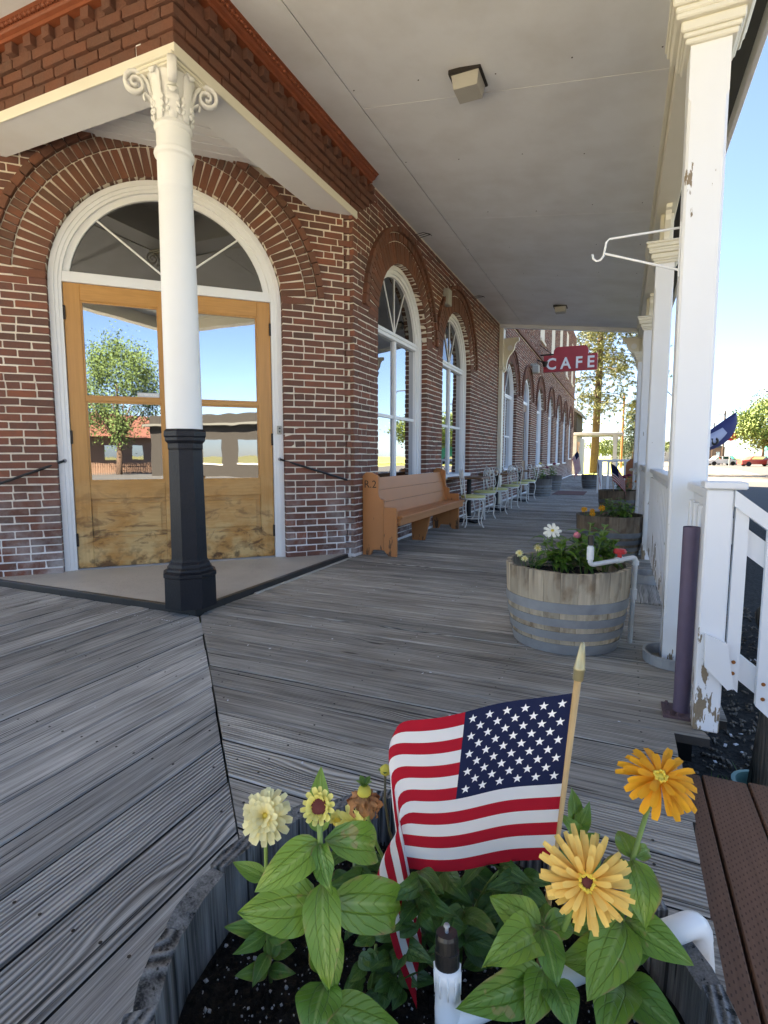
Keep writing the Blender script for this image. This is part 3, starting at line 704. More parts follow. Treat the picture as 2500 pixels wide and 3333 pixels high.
for F, ue, sgn in ((FEA, 2.68, 1), (FEB, 5.4, 1)):
    n = len(prof); V = [F.pt(-p, p, z) for p, z in prof]+[F.pt(ue, p, z) for p, z in prof]
    m.add(V, [(i, (i+1) % n, n+(i+1) % n, n+i) for i in range(n)]+[tuple(range(n, 2*n))])
    u = -.12
    while u < ue:
        c = F.pt(u, .135, 3.972); eggs.lathe([(.004, -.020), (.012, -.014), (.016, 0), (.012, .014), (.004, .020)], 7, O=c, M=F.M() @ rotm(0, 0, .8))
        c = F.pt(u+.023, .137, 3.974); eggs.box((-.003, -.018, -.010), (.003, .012, .010), M=F.M() @ rotm(0, 0, .8), O=c)
        u += .046
m.obj('cornice_moulding', 'terracotta', bld); o = eggs.obj('egg_ornament', 'terracotta', bld, smooth=True, kind='stuff')
# painted soffit and bead over the entrance, boarded ceiling of the entrance
m = MB(); fbox(m, FEA, .001, 2.43, -.31, -.002, 3.50, 3.553); fbox(m, FEB, .312, 5.2, -.31, -.002, 3.501, 3.553)
fbox(m, FEA, .001, 2.2, -.31, -.27, 3.553, 3.80); fbox(m, FEB, .312, 2.4, -.31, -.27, 3.553, 3.80); m.obj('soffit', 'soffit_paint', bld)
m = MB(); fbox(m, FEA, -.012, 2.47, -.002, .013, 3.492, 3.566, bev=.006); fbox(m, FEB, -.0105, 5.2, -.002, .0115, 3.4925, 3.5655, bev=.006); m.obj('soffit_bead', 'cream_paint', bld)
for i in range(11):
    d = i*.12; m = MB(); hw = 1.40-d
    m.box((-hw-.07, d, 3.79), (hw-.07, d+.112, 3.81), M=FC.M(), O=FC.P0, bev=.004); m.obj('ceiling_board', 'soffit_paint', bld)
# solid mass behind
m = MB(); m.box((-34, 5.6, -.36), (-2.9, 12.4, 9.5)); m.prism([(-2.95, 5.55), (-5.35, 3.05), (-34, 3.05), (-34, 5.7), (-2.95, 5.7)], (1, 0, 0), (0, 1, 0), (0, 0, 1), (0, 0, 0), -.36, 9.5)
m.prism([(-2.70, 2.85), (-2.70, 5.7), (-34, 5.7), (-34, 2.85)], (1, 0, 0), (0, 1, 0), (0, 0, 1), (0, 0, 0), 4.36, 9.5); m.obj('core', 'brick', bld)

# ---- windows on the boardwalk facade
def arched_window(F, uc, Rr, zc, zb, parent, rec=-.10, label=None, name='window'):
    fr = MB(); arch_band(fr, F, uc, zc, Rr-.055, Rr-.002, zb, rec-.06, rec+.02); arch_band(fr, F, uc, zc, Rr-.095, Rr-.055, zb, rec-.07, rec-.005)
    arch_band(fr, F, uc, zc, Rr-.125, Rr-.095, zb, rec-.08, rec-.03)
    ri = Rr-.125; o = fr.obj(name, 'white_paint', parent); smooth_by_angle(o, 30)
    if label: o['label'] = label
    m = MB(); fbox(m, F, uc-ri, uc+ri, rec-.08, rec-.012, zc-.055, zc+.035, bev=.004); fbox(m, F, uc-ri, uc+ri, rec-.08, rec+.004, zc-.015, zc+.012, bev=.004); m.obj('transom', 'white_paint', o)
    m = MB(); fbox(m, F, uc-.032, uc+.032, rec-.079, rec-.035, zb+.06, zc-.055, bev=.004); m.obj('mullion', 'white_paint', o)
    zm = zb+(zc-zb)*.46
    for s_ in (-1, 1):
        a, b = (uc+.032, uc+ri) if s_ > 0 else (uc-ri, uc-.032)
        m = MB(); fbox(m, F, a, b, rec-.078, rec-.045, zm-.02, zm+.02, bev=.003); m.obj('glazing_bar', 'white_paint', o)
        for lo, hi in ((zb+.06, zm-.02), (zm+.02, zc-.055)):
            m = MB(); m.add([F.pt(a, rec-.066, lo), F.pt(b, rec-.066, lo), F.pt(b, rec-.066, hi), F.pt(a, rec-.066, hi)], [(0, 1, 2, 3)]); m.obj('pane', 'glass', o)
    disc_pane(F, uc, zc+.03, ri+.003, rec-.064).obj('pane', 'glass_dark', o)
    for a in (60, 90, 120):
        m = MB(); c, s_ = math.cos(R(a)), math.sin(R(a)); m.tube([F.pt(uc, rec-.055, zc+.03), F.pt(uc+ri*c, rec-.055, zc+.03+ri*.97*s_)], .009, 6); m.obj('glazing_bar', 'white_paint', o)
    m = MB(); fbox(m, F, uc-Rr+.003, uc+Rr-.003, rec-.08, .03, zb-.001, zb+.06, bev=.006); m.obj('sill', 'white_paint', o)
    return o
arched_window(FA, *WINS[0], bld, label='arched white window behind the orange bench'); arched_window(FA, *WINS[1], bld, label='arched white window behind the white cafe chairs')

# ---- door case, fanlight, doors
dn = -.085
fr = MB(); arch_band(fr, FC, DUC, DZC, .955, .998, SZ, dn-.06, dn+.035); arch_band(fr, FC, DUC, DZC, .925, .955, SZ, dn-.06, dn+.022); arch_band(fr, FC, DUC, DZC, .90, .925, SZ, dn-.06, dn+.012); arch_band(fr, FC, DUC, DZC, .848, .90, 2.60, dn-.07, dn-.02)
dc = fr.obj('door_case', 'cream_paint', bld); smooth_by_angle(dc, 30); dc.data.materials[0] = MAT['white_paint']
m = MB(); fbox(m, FC, DUC-.90, DUC+.90, dn-.07, dn+.006, 2.592, 2.682, bev=.005); m.obj('transom', 'white_paint', dc)
disc_pane(FC, DUC, 2.67, .85, dn-.045).obj('pane', 'glass_dark', dc); dc['label'] = 'white arched door case with dark fanlight'
for a in (41, 139):
    m = MB(); c, s_ = math.cos(R(a)), math.sin(R(a)); m.tube([FC.pt(DUC, dn-.035, 2.68), FC.pt(DUC+.85*c, dn-.035, 2.62+.85*s_)], .009, 6); m.obj('glazing_bar', 'white_paint', dc)
m = MB(); fbox(m, FC, 1.0, 1.045, dn+.036, dn+.058, 1.30, 1.385, bev=.005); m.obj('bell_box', 'plastic_grey', dc)
m = MB(); fbox(m, FC, 1.014, 1.031, dn+.058, dn+.061, 1.352, 1.367); fbox(m, FC, 1.016, 1.029, dn+.058, dn+.061, 1.318, 1.335); m.obj('button', 'black_plastic', dc)
TH = .045
for side in (-1, 1):
    u0, u1 = (DUC-.895, DUC-.002) if side < 0 else (DUC+.002, DUC+.895)
    hz = u0 if side < 0 else u1
    z0, z1 = SZ+.012, 2.59; n0, n1 = dn-.055, dn-.01
    a, b = (u0+.13, u1-.13)
    m = MB(); fbox(m, FC, u0, a, n0, n1, z0, z1, bev=.003); dr = m.obj('door', 'oak_v', bld); dr['label'] = 'weathered varnished oak door leaf, '+('left with no smoking sticker' if side < 0 else 'right, partly behind the column')
    m = MB(); fbox(m, FC, b, u1, n0, n1, z0, z1, bev=.003); m.obj('stile', 'oak_v', dr)
    for lo, hi in ((z0, .33), (.69, .85), (1.575, 1.613), (2.445, z1)):
        m = MB(); fbox(m, FC, a, b, n0+.001, n1-.0015, lo, hi, bev=.003); m.obj('rail', 'oak_h', dr)
    m = MB(); fbox(m, FC, a+.002, b-.002, n0+.008, n1-.022, .33, .69); m.obj('panel_ground', 'oak_h', dr)
    m = MB(); fbox(m, FC, a+.045, b-.045, n1-.022, n1-.006, .375, .645, bev=.012); m.obj('panel', 'oak_h', dr)
    for lo, hi in ((.85, 1.575), (1.613, 2.445)):
        m = MB(); fbox(m, FC, a, b, n1-.022, n1-.010, lo, lo+.014); fbox(m, FC, a, b, n1-.022, n1-.010, hi-.014, hi); fbox(m, FC, a, a+.014, n1-.022, n1-.0105, lo, hi); fbox(m, FC, b-.014, b, n1-.022, n1-.0105, lo, hi); m.obj('bead', 'oak_v', dr)
        m = MB(); q = n1-.026; m.add([FC.pt(a, q, lo), FC.pt(b, q, lo), FC.pt(b, q, hi), FC.pt(a, q, hi)], [(0, 1, 2, 3)]); m.obj('pane', 'glass', dr)
    for hzz in (.32, 1.25, 2.33):
        m = MB(); fbox(m, FC, hz-.014, hz+.014, n1+.004, n1+.018, hzz-.06, hzz+.06, bev=.003); m.obj('hinge', 'hinge_dark', dr)
    if side < 0:
        m = MB(); fbox(m, FC, -.275, -.085, n1-.024, n1-.021, 1.628, 1.668); st = m.obj('sticker', 'sticker', dr)
m = MB(); fbox(m, FC, DUC-.895, DUC+.895, dn-.06, dn+.02, SZ-.005, SZ+.01); m.obj('threshold', 'lead_grey', bld)
def text_obj(name, body, size, mat, M, O, parent, ext=.001, bold=False, sx=1.):
    cu = bpy.data.curves.new(name, 'FONT'); cu.body = body; cu.size = size; cu.extrude = ext; cu.align_x = 'CENTER'; cu.align_y = 'CENTER'; cu.resolution_u = 3
    if bold: cu.offset = size*.02
    tmp = bpy.data.objects.new('tmp', cu); COL.objects.link(tmp)
    dg = bpy.context.evaluated_depsgraph_get(); me = bpy.data.meshes.new_from_object(tmp.evaluated_get(dg)); bpy.data.objects.remove(tmp)
    me.materials.clear(); me.materials.append(MAT[mat]); o = bpy.data.objects.new(name, me); link(o, parent)
    org = origin(parent) if parent else np.zeros(3); m4 = Matrix.Identity(4); Mm = np.array(M) @ np.diag([sx, 1, 1])
    for a in range(3):
        for b in range(3): m4[a][b] = Mm[a][b]
        m4[a][3] = float(O[a]-org[a])
    o.matrix_basis = m4; return o
TM = np.stack([FC.U, np.array([0, 0, 1.]), FC.N], 1)      # x right, y up, z out: seen from outside
text_obj('lettering', 'NO SMOKING', .027, 'sign_white', TM, FC.pt(-.18, dn-.01-.0205, 1.648), dr.parent and [c for c in bld.children if c.name.startswith('door') and 'left' in c.get('label', '')][0], .0006, True)
# ---- black handrails either side of the doors
for (p0, p1, lab) in ((FC.pt(1.02, dn+.06, 1.05), (-2.60, 4.99, .835), 'black iron handrail sloping down right of the oak doors'), (FC.pt(-.885, dn+.05, 1.04), FC.pt(-1.62, .16, .74), 'black iron handrail sloping down left of the oak doors')):
    p0 = np.array(p0); p1 = np.array(p1); h = thing('handrail', p0, lab, 'handrail', 'entrance handrails')
    m = MB(); m.tube([p0, p0*.97+p1*.03, p1], .011, 8); m.obj('rail', 'black_rail', h, smooth=True)
    m = MB(); m.lathe([(.018, 0), (.018, .01)], 10, O=p0-FC.N*.02, M=np.stack([FC.U, np.array([0, 0, 1.]), FC.N], 1)); m.obj('mounting_plate', 'lead_grey', h)
    m = MB(); m.tube([p1, p1-FC.N*.12], .008, 6); m.obj('wall_bracket', 'black_rail', h)

# ================================================================ corner column
CX_, CY_ = -2.735, 2.862
colm = thing('corner_column', (CX_, CY_, SZ), 'white round column on black octagonal iron pedestal with scrolled leaf capital', 'column')
m = MB(); r8 = 1/math.cos(math.pi/8)
m.lathe([(.168*r8, SZ), (.166*r8, .255), (.172*r8, .262), (.172*r8, .285), (.150*r8, .298), (.148*r8, .312), (.135*r8, .325), (.132*r8, .345), (.118*r8, .362), (.116*r8, .38), (.108*r8, 1.12), (.112*r8, 1.135), (.112*r8, 1.165), (.128*r8, 1.185), (.128*r8, 1.205), (.134*r8, 1.215), (.134*r8, 1.245), (.118*r8, 1.262)], 8, O=(CX_, CY_, 0), phase=math.pi/8); m.obj('pedestal', 'black_iron', colm)
m = MB(); m.lathe([(.118, 1.25), (.117, 1.6), (.113, 2.2), (.106, 2.80), (.1055, 2.803), (.108, 2.81), (.107, 2.985), (.109, 2.99), (.121, 3.0), (.125, 3.015), (.121, 3.03), (.108, 3.04), (.106, 3.05), (.106, 3.15), (.112, 3.155), (.119, 3.17), (.112, 3.19), (.108, 3.195)], 40, O=(CX_, CY_, 0)); o = m.obj('shaft', 'column_white', colm); smooth_by_angle(o, 35)
m = MB(); m.lathe([(.100, 3.19), (.104, 3.25), (.112, 3.33), (.125, 3.40), (.14, 3.45), (.15, 3.46)], 24, O=(CX_, CY_, 0)); o = m.obj('capital', 'column_white', colm); smooth_by_angle(o, 35)
def ribbon(m, path, w, th, d, O):      # path of (r,z) in the vertical plane along direction d; rounded band
    d = np.array([d[0], d[1], 0.]); d = nrm(d); s_ = np.array([-d[1], d[0], 0]); n = len(path); V = []; k = 8
    for i, (r, z) in enumerate(path):
        a = np.array(path[max(i-1, 0)]); b = np.array(path[min(i+1, n-1)]); tt = nrm(b-a); nn = np.array([-tt[1], tt[0]])
        ww = w[i] if hasattr(w, '__len__') else w; tk = th[i] if hasattr(th, '__len__') else th
        for j in range(k):
            an = 2*math.pi*j/k; c, s2 = math.cos(an), math.sin(an); c = math.copysign(abs(c)**.6, c); s2 = math.copysign(abs(s2)**.6, s2)
            q = np.array([r, z])+nn*s2*tk; V.append(np.array(O)+d*q[0]+np.array([0, 0, q[1]])+s_*c*ww)
    F = [(i*k+j, i*k+(j+1) % k, (i+1)*k+(j+1) % k, (i+1)*k+j) for i in range(n-1) for j in range(k)]+[tuple(range(k))[::-1], tuple((n-1)*k+j for j in range(k))]
    m.add(V, F)
O = (CX_, CY_, 0)
for q in range(4):
    an = math.pi/4+q*math.pi/2; d = (math.cos(an), math.sin(an)); m = MB()
    path = [(.105, 3.20), (.110, 3.28), (.122, 3.36), (.145, 3.425), (.178, 3.462)]
    cx, cz = .213, 3.405
    for i in range(22):
        a = R(118)-i*R(29); rr = .066*(1-i/23.)+.006; path.append((cx+rr*math.cos(a), cz+rr*math.sin(a)))
    ribbon(m, path, [.016+.012*min(1, i/5) for i in range(len(path))], [.012]*5+[.013*(1-.5*i/22) for i in range(22)], d, O)
    o = m.obj('volute', 'column_white', colm, smooth=True)
for q in range(8):
    an = q*math.pi/4; d = (math.cos(an), math.sin(an)); hi = q % 2 == 0; m = MB()
    z1 = 3.46 if hi else 3.35
    pts = [(.108, 3.195), (.112, 3.24), (.118, 3.29), (.126, 3.33), (.138, z1-.02), (.158, z1), (.168, z1-.016), (.160, z1-.034)]
    ribbon(m, pts, [.022, .032, .040, .036, .040, .034, .026, .012], .007, d, O)
    for s_ in (-1, 1):
        for zz in (3.235, 3.275, 3.315):
            a2 = an+s_*.26; m.lathe([(.003, -.018), (.011, -.006), (.011, .006), (.003, .018)], 6, O=(CX_+.124*math.cos(a2), CY_+.124*math.sin(a2), zz), M=rotm(an, .35, s_*.5))
    o = m.obj('acanthus_leaf', 'column_white', colm, smooth=True)
m = MB()
for hw, z0, z1 in ((.150, 3.455, 3.468), (.162, 3.467, 3.483), (.178, 3.482, 3.499)): m.box((CX_-hw, CY_-hw, z0), (CX_+hw, CY_+hw, z1), bev=.004)
m.obj('abacus', 'cream_paint', colm)

# ================================================================ porch ceiling, beam, roof
def zc_(x): return 4.01-.128*(x-WA)
ceil = bpy.data.objects.new('porch_ceiling', None); link(ceil); ceil['kind'] = 'structure'
def cpanel(poly):
    m = MB(); zf = lambda x, y: min(zc_(x), 4.01-.128*(WB-y)) if y < WB else zc_(x)
    V = [(x, y, zf(x, y)) for x, y in poly]; n = len(V); V += [(x, y, z+.012) for x, y, z in V]
    m.add(V, [tuple(range(n))[::-1], tuple(range(n, 2*n))]+[(i, (i+1) % n, n+(i+1) % n, n+i) for i in range(n)]); return m.obj('panel', 'ceiling_paint', ceil)
cn = MB()
for yy in np.arange(2.9, 12.3, 1.17):
    for xx in (-2.05, -1.5, -.95, -.4, .12): cn.lathe([(.006, 0), (.006, .002)], 6, O=(xx+random.gauss(0, .02), yy+random.gauss(0, .03), zc_(xx)-.0035))
cn.obj('nail_heads', 'hinge_dark', ceil, kind='stuff')
g = .004; ys = [WB, 4.32, 6.62, 8.95, 11.3, 12.42]
for a, b in zip(ys[:-1], ys[1:]):
    cpanel([(-2.082+g, a+g), (.26, a+g), (.26, b-g), (-2.082+g, b-g)])
for a, b in ((WB, 7.2), (7.2, 12.42)): cpanel([(WA-.1, a+g), (-2.082-g, a+g), (-2.082-g, b-g), (WA-.1, b-g)])
SY = .15           # hip
cpanel([(WA, WB-g), (.0, SY-.0), (.26, -.11), (.26, WB-g)]); 
m = MB(); zb_ = lambda y: 4.01-.128*(WB-y)
def bpanel(poly):
    m = MB(); V = [(x, y, zb_(y)) for x, y in poly]; n = len(V); V += [(x, y, z+.012) for x, y, z in V]
    m.add(V, [tuple(range(n))[::-1], tuple(range(n, 2*n))]+[(i, (i+1) % n, n+(i+1) % n, n+i) for i in range(n)]); m.obj('panel', 'ceiling_paint', ceil)
bpanel([(WA-g, WB+.1), (WA-g, WB-g), (.26-g, -.11), (-2.4, -.11), (-2.4, WB+.1)][1:4]); bpanel([(WA-2*g, WB+.05), (WA-2*g, WB-.0), (-2.4-.0, WB-.18), (-2.4, -.11), (-9, -.11), (-9, WB+.05)])
m = MB(); m.prism([(WA-.2, 4.14), (.68, 3.66), (.68, 3.74), (WA-.2, 4.33)], (1, 0, 0), (0, 0, 1), (0, 1, 0), (0, 0, 0), -.4, 12.5)
m.prism([(WB+.2, 4.14), (-.45, 3.66), (-.45, 3.74), (WB+.2, 4.33)], (0, 1, 0), (0, 0, 1), (-1, 0, 0), (0, 0, 0), -.3, 9.); ro = m.obj('roof_deck', 'roof_dark', ceil)
m = MB(); m.box((.66, -.55, 3.54), (.69, 12.5, 3.665), bev=.004); m.obj('fascia', 'white_paint', ceil)
for i in range(30):
    m = MB(); m.box((.55, -.5+i*.43, 3.735), (.72, -.08+i*.43, 3.748)); m.obj('shingle', 'lead_grey', ceil)
bm = thing('porch_beam', (.32, 3, 3.5), 'long white beam under the porch ceiling above the posts', 'beam')
m = MB(); m.box((.22, -.30, 3.46), (.40, 12.46, 3.655), bev=.005); m.obj('beam', 'cream_paint', bm); m = MB(); m.box((.19, -.30, 3.600), (.219, 12.46, 3.655), bev=.005); m.obj('crown_strip', 'cream_paint', bm)
m = MB(); m.box((-9, -.30, 3.46), (.215, -.12, 3.655), bev=.005); m.obj('beam', 'cream_paint', bm)
m = MB(); m.prism([(WA, 3.93), (.21, 3.58), (.21, 3.66), (WA, 4.0)], (1, 0, 0), (0, 0, 1), (0, 1, 0), (0, 0, 0), 12.34, 12.44); m.obj('end_beam', 'soffit_paint', bm)

# ---- posts
def bracket_poly(): # scroll bracket in local (a out, b up), attached at a=0
    P = [(0, 0)]+[(.05+.03*math.sin(t_*math.pi/2), .02+.14*t_) for t_ in np.linspace(0, 1, 6)]
    P = [(0, -.02), (.035, .0), (.045, .05), (.055, .10), (.085, .15), (.13, .185), (.165, .215), (.175, .26), (.20, .29), (.24, .30), (.24, .335), (0, .335)]
    return P
def porch_post(x, y, label, peel=True, cross=False, lean=0.):
    o = thing('porch_post', (x, y, 0), label, 'post', 'white porch posts'); w = .083; M = None
    mt = 'peeling_white' if peel else 'white_paint'
    m = MB(); ch = .012
    poly = [(-w, -w+ch), (-w+ch, -w), (w-ch, -w), (w, -w+ch), (w, w-ch), (w-ch, w), (-w+ch, w), (-w, w-ch)]
    sq = [(-w, -w), (-w, -w), (w, -w), (w, -w), (w, w), (w, w), (-w, w), (-w, w)]
    levels = [(.0, sq), (.25, sq), (.27, poly), (2.74, poly), (2.76, sq), (3.0, sq)]
    V = [(x+a+lean*z, y+b, z) for z, P in levels for a, b in P]; n = 8
    m.add(V, [(i*n+k, i*n+(k+1) % n, (i+1)*n+(k+1) % n, (i+1)*n+k) for i in range(len(levels)-1) for k in range(n)]); m.obj('shaft', mt, o)
    m = MB()
    for hw, z0, z1 in ((w+.012, 2.985, 3.01), (w+.022, 3.009, 3.03), (w+.034, 3.029, 3.075), (w+.058, 3.074, 3.10), (w+.062, 3.099, 3.125), (w+.075, 3.124, 3.16), (w+.085, 3.159, 3.18)):
        m.box((x-hw-.012+lean*3, y-hw-.008, z0), (x+hw+.012+lean*3, y+hw+.05, z1), bev=.006)
    m.obj('cap', 'cream_paint', o)
    m = MB(); m.box((x-.06+lean*3, y-.06, 3.179), (x+.06+lean*3, y+.06, 3.459), bev=.005); m.obj('upper_block', 'cream_paint', o)
    for s_ in (-1, 1):
        m = MB(); m.prism(bracket_poly(), (0, s_, 0), (0, 0, 1), (1, 0, 0), (x, y+s_*.061, 3.125), -.025, .025); m.obj('bracket', 'cream_paint', o)
    if cross:
        m = MB(); m.prism([(a*1.35, b*1.9) for a, b in bracket_poly()], (-1, 0, 0), (0, 0, 1), (0, 1, 0), (x-.061, y, 2.86), -.03, .03); m.obj('bracket', 'cream_paint', o)
        m = MB(); m.lathe([(.055, 0), (.055, .012)], 16, O=(x-.17, y-.042, 3.31), M=rotm(0, 0, R(90))); m.obj('round_boss', 'white_paint', o)
    return o
porch_post(.322, 3.155, 'nearest thick white porch post with peeling paint at its foot', lean=-.006)
porch_post(.325, 6.30, 'second white porch post counting away from the stair rail'); porch_post(.325, 9.40, 'third white porch post counting away from the stair rail')
porch_post(.325, 12.42, 'farthest white porch post with scroll bracket at porch end', cross=True); porch_post(.32, -.21, 'white corner porch post behind the flower barrel', peel=False)
porch_post(-3.0, -.21, 'white porch post along the side street', peel=False)
o = thing('wall_pilaster', (WA+.05, 12.38, 0), 'white flat pilaster with scroll bracket on brick wall at porch end', 'pilaster')
m = MB(); m.box((WA+.002, 12.28, 0), (WA+.09, 12.48, 3.0), bev=.006); m.obj('shaft', 'cream_paint', o)
m = MB(); m.box((WA+.002, 12.25, 2.99), (WA+.12, 12.51, 3.07), bev=.01); m.box((WA+.002, 12.27, 3.069), (WA+.1, 12.49, 3.9), bev=.01); m.obj('cap', 'cream_paint', o)
m = MB(); m.prism([(a*1.35, b*2.1) for a, b in bracket_poly()], (1, 0, 0), (0, 0, 1), (0, 1, 0), (WA+.1, 12.38, 2.98), -.04, .04); m.obj('bracket', 'cream_paint', o)
m = MB(); m.lathe([(.06, 0), (.06, .012)], 16, O=(WA+.24, 12.327, 3.46), M=rotm(0, 0, R(90))); m.obj('round_boss', 'white_paint', o)
# ring of tin around foot of the near post
m = MB(); m.lathe([(.135, .0), (.148, .0), (.152, .055), (.139, .055), (.135, .0)], 28, O=(.30, 3.13, .002), cap=False); o = m.obj('metal_ring', 'galvanized', smooth=False); tag(o, 'grey metal ring lying round the foot of the near post', 'ring')
m = MB(); m.lathe([(.12, .0), (.13, .0), (.14, .09), (.13, .09), (.12, .0)], 24, O=(.22, 5.05, .002), cap=False); o = m.obj('metal_tub', 'galvanized'); tag(o, 'small grey metal tub on boards behind the near post', 'tub')
m = MB(); m.box((.12, 4.3, .001), (.40, 4.9, .02), bev=.004); o = m.obj('timber_offcut', 'weathered_y'); tag(o, 'grey weathered board piece lying behind the near post', 'board')
# plant hook on near post
h = thing('plant_hook', (.24, 3.15, 2.0), 'white iron plant hook bracket on the near porch post', 'hook')
m = MB(); m.tube([(.235, 3.15, 2.205), (-.10, 3.15, 2.20), (-.115, 3.15, 2.185), (-.125, 3.15, 2.12), (-.14, 3.15, 2.10), (-.16, 3.15, 2.098), (-.175, 3.15, 2.112), (-.18, 3.15, 2.135)], .006, 6); m.obj('arm', 'white_paint', h, smooth=True)
m = MB(); m.tube([(-.12, 3.15, 2.13), (.235, 3.15, 2.0)], .006, 6); m.obj('brace', 'white_paint', h)
m = MB(); m.box((.222, 3.14, 1.97), (.232, 3.16, 2.23)); m.obj('mounting_plate', 'white_paint', h)

# ---- railings
def railing(x, y0, y1, label, near=False):
    o = thing('railing', (x, y0, 0), label, 'railing', 'white porch railings')
    m = MB(); m.box((x-.05, y0, .915), (x+.05, y1, .955), bev=.006); m.obj('top_rail', 'white_paint', o)
    m = MB(); m.box((x-.02, y0, .825), (x+.02, y1, .914), bev=.003); m.obj('upper_rail', 'white_paint', o)
    m = MB(); m.box((x-.02, y0, .14), (x+.02, y1, .23), bev=.003); m.obj('lower_rail', 'white_paint', o)
    n = max(2, int((y1-y0)/.14))
    for i in range(n):
        yy = y0+(i+.5)*(y1-y0)/n; m = MB(); m.box((x-.045, yy-.035, .11), (x-.021, yy+.035, .87), bev=.003); m.obj('baluster', 'peeling_white', o)
railing(.33, 3.245, 6.21, 'white porch railing between first and second posts'); railing(.33, 6.39, 9.31, 'white porch railing between second and third posts'); railing(.33, 9.49, 12.33, 'white porch railing between third and last posts')
railing(.36, 2.455, 3.065, 'short white railing between near post and stair newel')
nw = thing('stair_railing', (.352, 2.40, 0), 'white sloping stair railing with short newel post and rust spots', 'railing')
m = MB(); m.box((.305, 2.36, 0), (.395, 2.45, .955), bev=.006); m.obj('newel', 'peeling_white', nw)
m = MB(); m.box((.295, 2.345, .957), (.435, 2.465, .985), bev=.005); m.obj('newel_cap', 'white_paint', nw)
SL = -.78; 
def slo(x): return SL*(x-.395)
for nm, za, zb, mt in (('top_rail', .895, .955, 'white_paint'), ('upper_rail', .75, .85, 'white_paint'), ('lower_rail', .26, .36, 'white_paint')):
    m = MB(); yw = (2.35, 2.45) if nm == 'top_rail' else (2.395, 2.435)
    m.prism([(.396, za), (1.5, za+slo(1.5)), (1.5, zb+slo(1.5)), (.396, zb)], (1, 0, 0), (0, 0, 1), (0, 1, 0), (0, 0, 0), *yw); m.obj(nm, mt, nw)
m = MB(); m.prism([(.325, .30), (.40, .27), (.43, .10), (.41, .09), (.33, .17)], (1, 0, 0), (0, 0, 1), (0, 1, 0), (0, .0, .10), 2.338, 2.358); m.obj('splice_board', 'white_paint', nw)
for i in range(9):
    xx = .425+i*.105; m = MB(); z0 = .22+slo(xx); m.prism([(xx-.022, z0+.02), (xx+.022, z0-.02), (xx+.022, .90+slo(xx+.022)), (xx-.022, .90+slo(xx-.022))], (1, 0, 0), (0, 0, 1), (0, 1, 0), (0, 0, 0), 2.365, 2.394); bl = m.obj('baluster', 'white_paint', nw)
    for zz in (.27, .32):
        m = MB(); m.lathe([(.0075, 0), (.0075, .002)], 8, O=(xx+random.gauss(0, .004), 2.364, zz+slo(xx)+random.gauss(0, .01)), M=rotm(0, 0, R(90))); m.obj('rust_spot', 'rust', bl)
# purple pipe bollard
pb = thing('pipe_bollard', (.277, 2.5, 0), 'purple painted steel pipe bollard bolted to the deck', 'bollard')
m = MB(); m.lathe([(.0315, .012), (.0315, .793), (.029, .795), (.029, .5)], 24, O=(.277, 2.5, 0)); o = m.obj('pipe', 'purple_pipe', pb); smooth_by_angle(o, 40)
m = MB(); m.box((.205, 2.425, .001), (.345, 2.565, .012), bev=.002); m.obj('base_plate', 'rust_plate', pb)
for a, b in ((.225, 2.445), (.325, 2.445), (.225, 2.545), (.325, 2.545), (.262, 2.438)):
    m = MB(); m.lathe([(.011, .012), (.011, .018), (.006, .019), (.006, .026)], 6, O=(a, b, 0)); m.obj('bolt', 'rust_plate', pb)

# ---- ceiling lamps and fittings
def lamp(x, y, label):
    z = zc_(x)-.004; o = thing('ceiling_lamp', (x, y, z), label, 'lamp', 'box lamps on the porch ceiling')
    m = MB(); m.box((-.118, -.118, -.022), (.118, .118, .012), bev=.004); m.obj('base', 'hinge_dark', o, local=True)
    m = MB(); P = [(-.118, -.02), (.118, -.02), (.10, -.125), (-.10, -.125)]
    V = [(a*.100, b*.100, -.021) for a, b in ((-1, -1), (1, -1), (1, 1), (-1, 1))]+[(a*.086, b*.086, -.112) for a, b in ((-1, -1), (1, -1), (1, 1), (-1, 1))]
    m.add(V, [(4, 5, 6, 7), (0, 1, 5, 4), (1, 2, 6, 5), (2, 3, 7, 6), (3, 0, 4, 7)]); m.obj('diffuser', 'frost_glass', o, local=True); return o
lamp(-1.13, 4.12, 'boxy frosted lamp on porch ceiling nearest the column'); lamp(-1.13, 10.7, 'small boxy frosted lamp at far end of porch ceiling')
m = MB(); m.box((WA+.002, 8.15, 3.38), (WA+.09, 8.32, 3.62), bev=.008); o = m.obj('junction_box', 'plastic_grey'); tag(o, 'small grey junction box high on wall between the arched windows', 'box')
for yy in (6.9, 9.9):
    m = MB(); z = zc_(WA+.2)-.005
    for k in range(3): m.tube([(WA+.03, yy+k*.06, z-.03), (WA+.12+.03*k, yy+k*.05, z-.02), (WA+.2, yy+.03*k+.05, z-.035)], .004, 5)
    o = m.obj('conduit_stub', 'hinge_dark'); tag(o, 'bent dark wire stub under ceiling above '+('first' if yy < 8 else 'second')+' arched window', 'wire', 'wire stubs under ceiling')

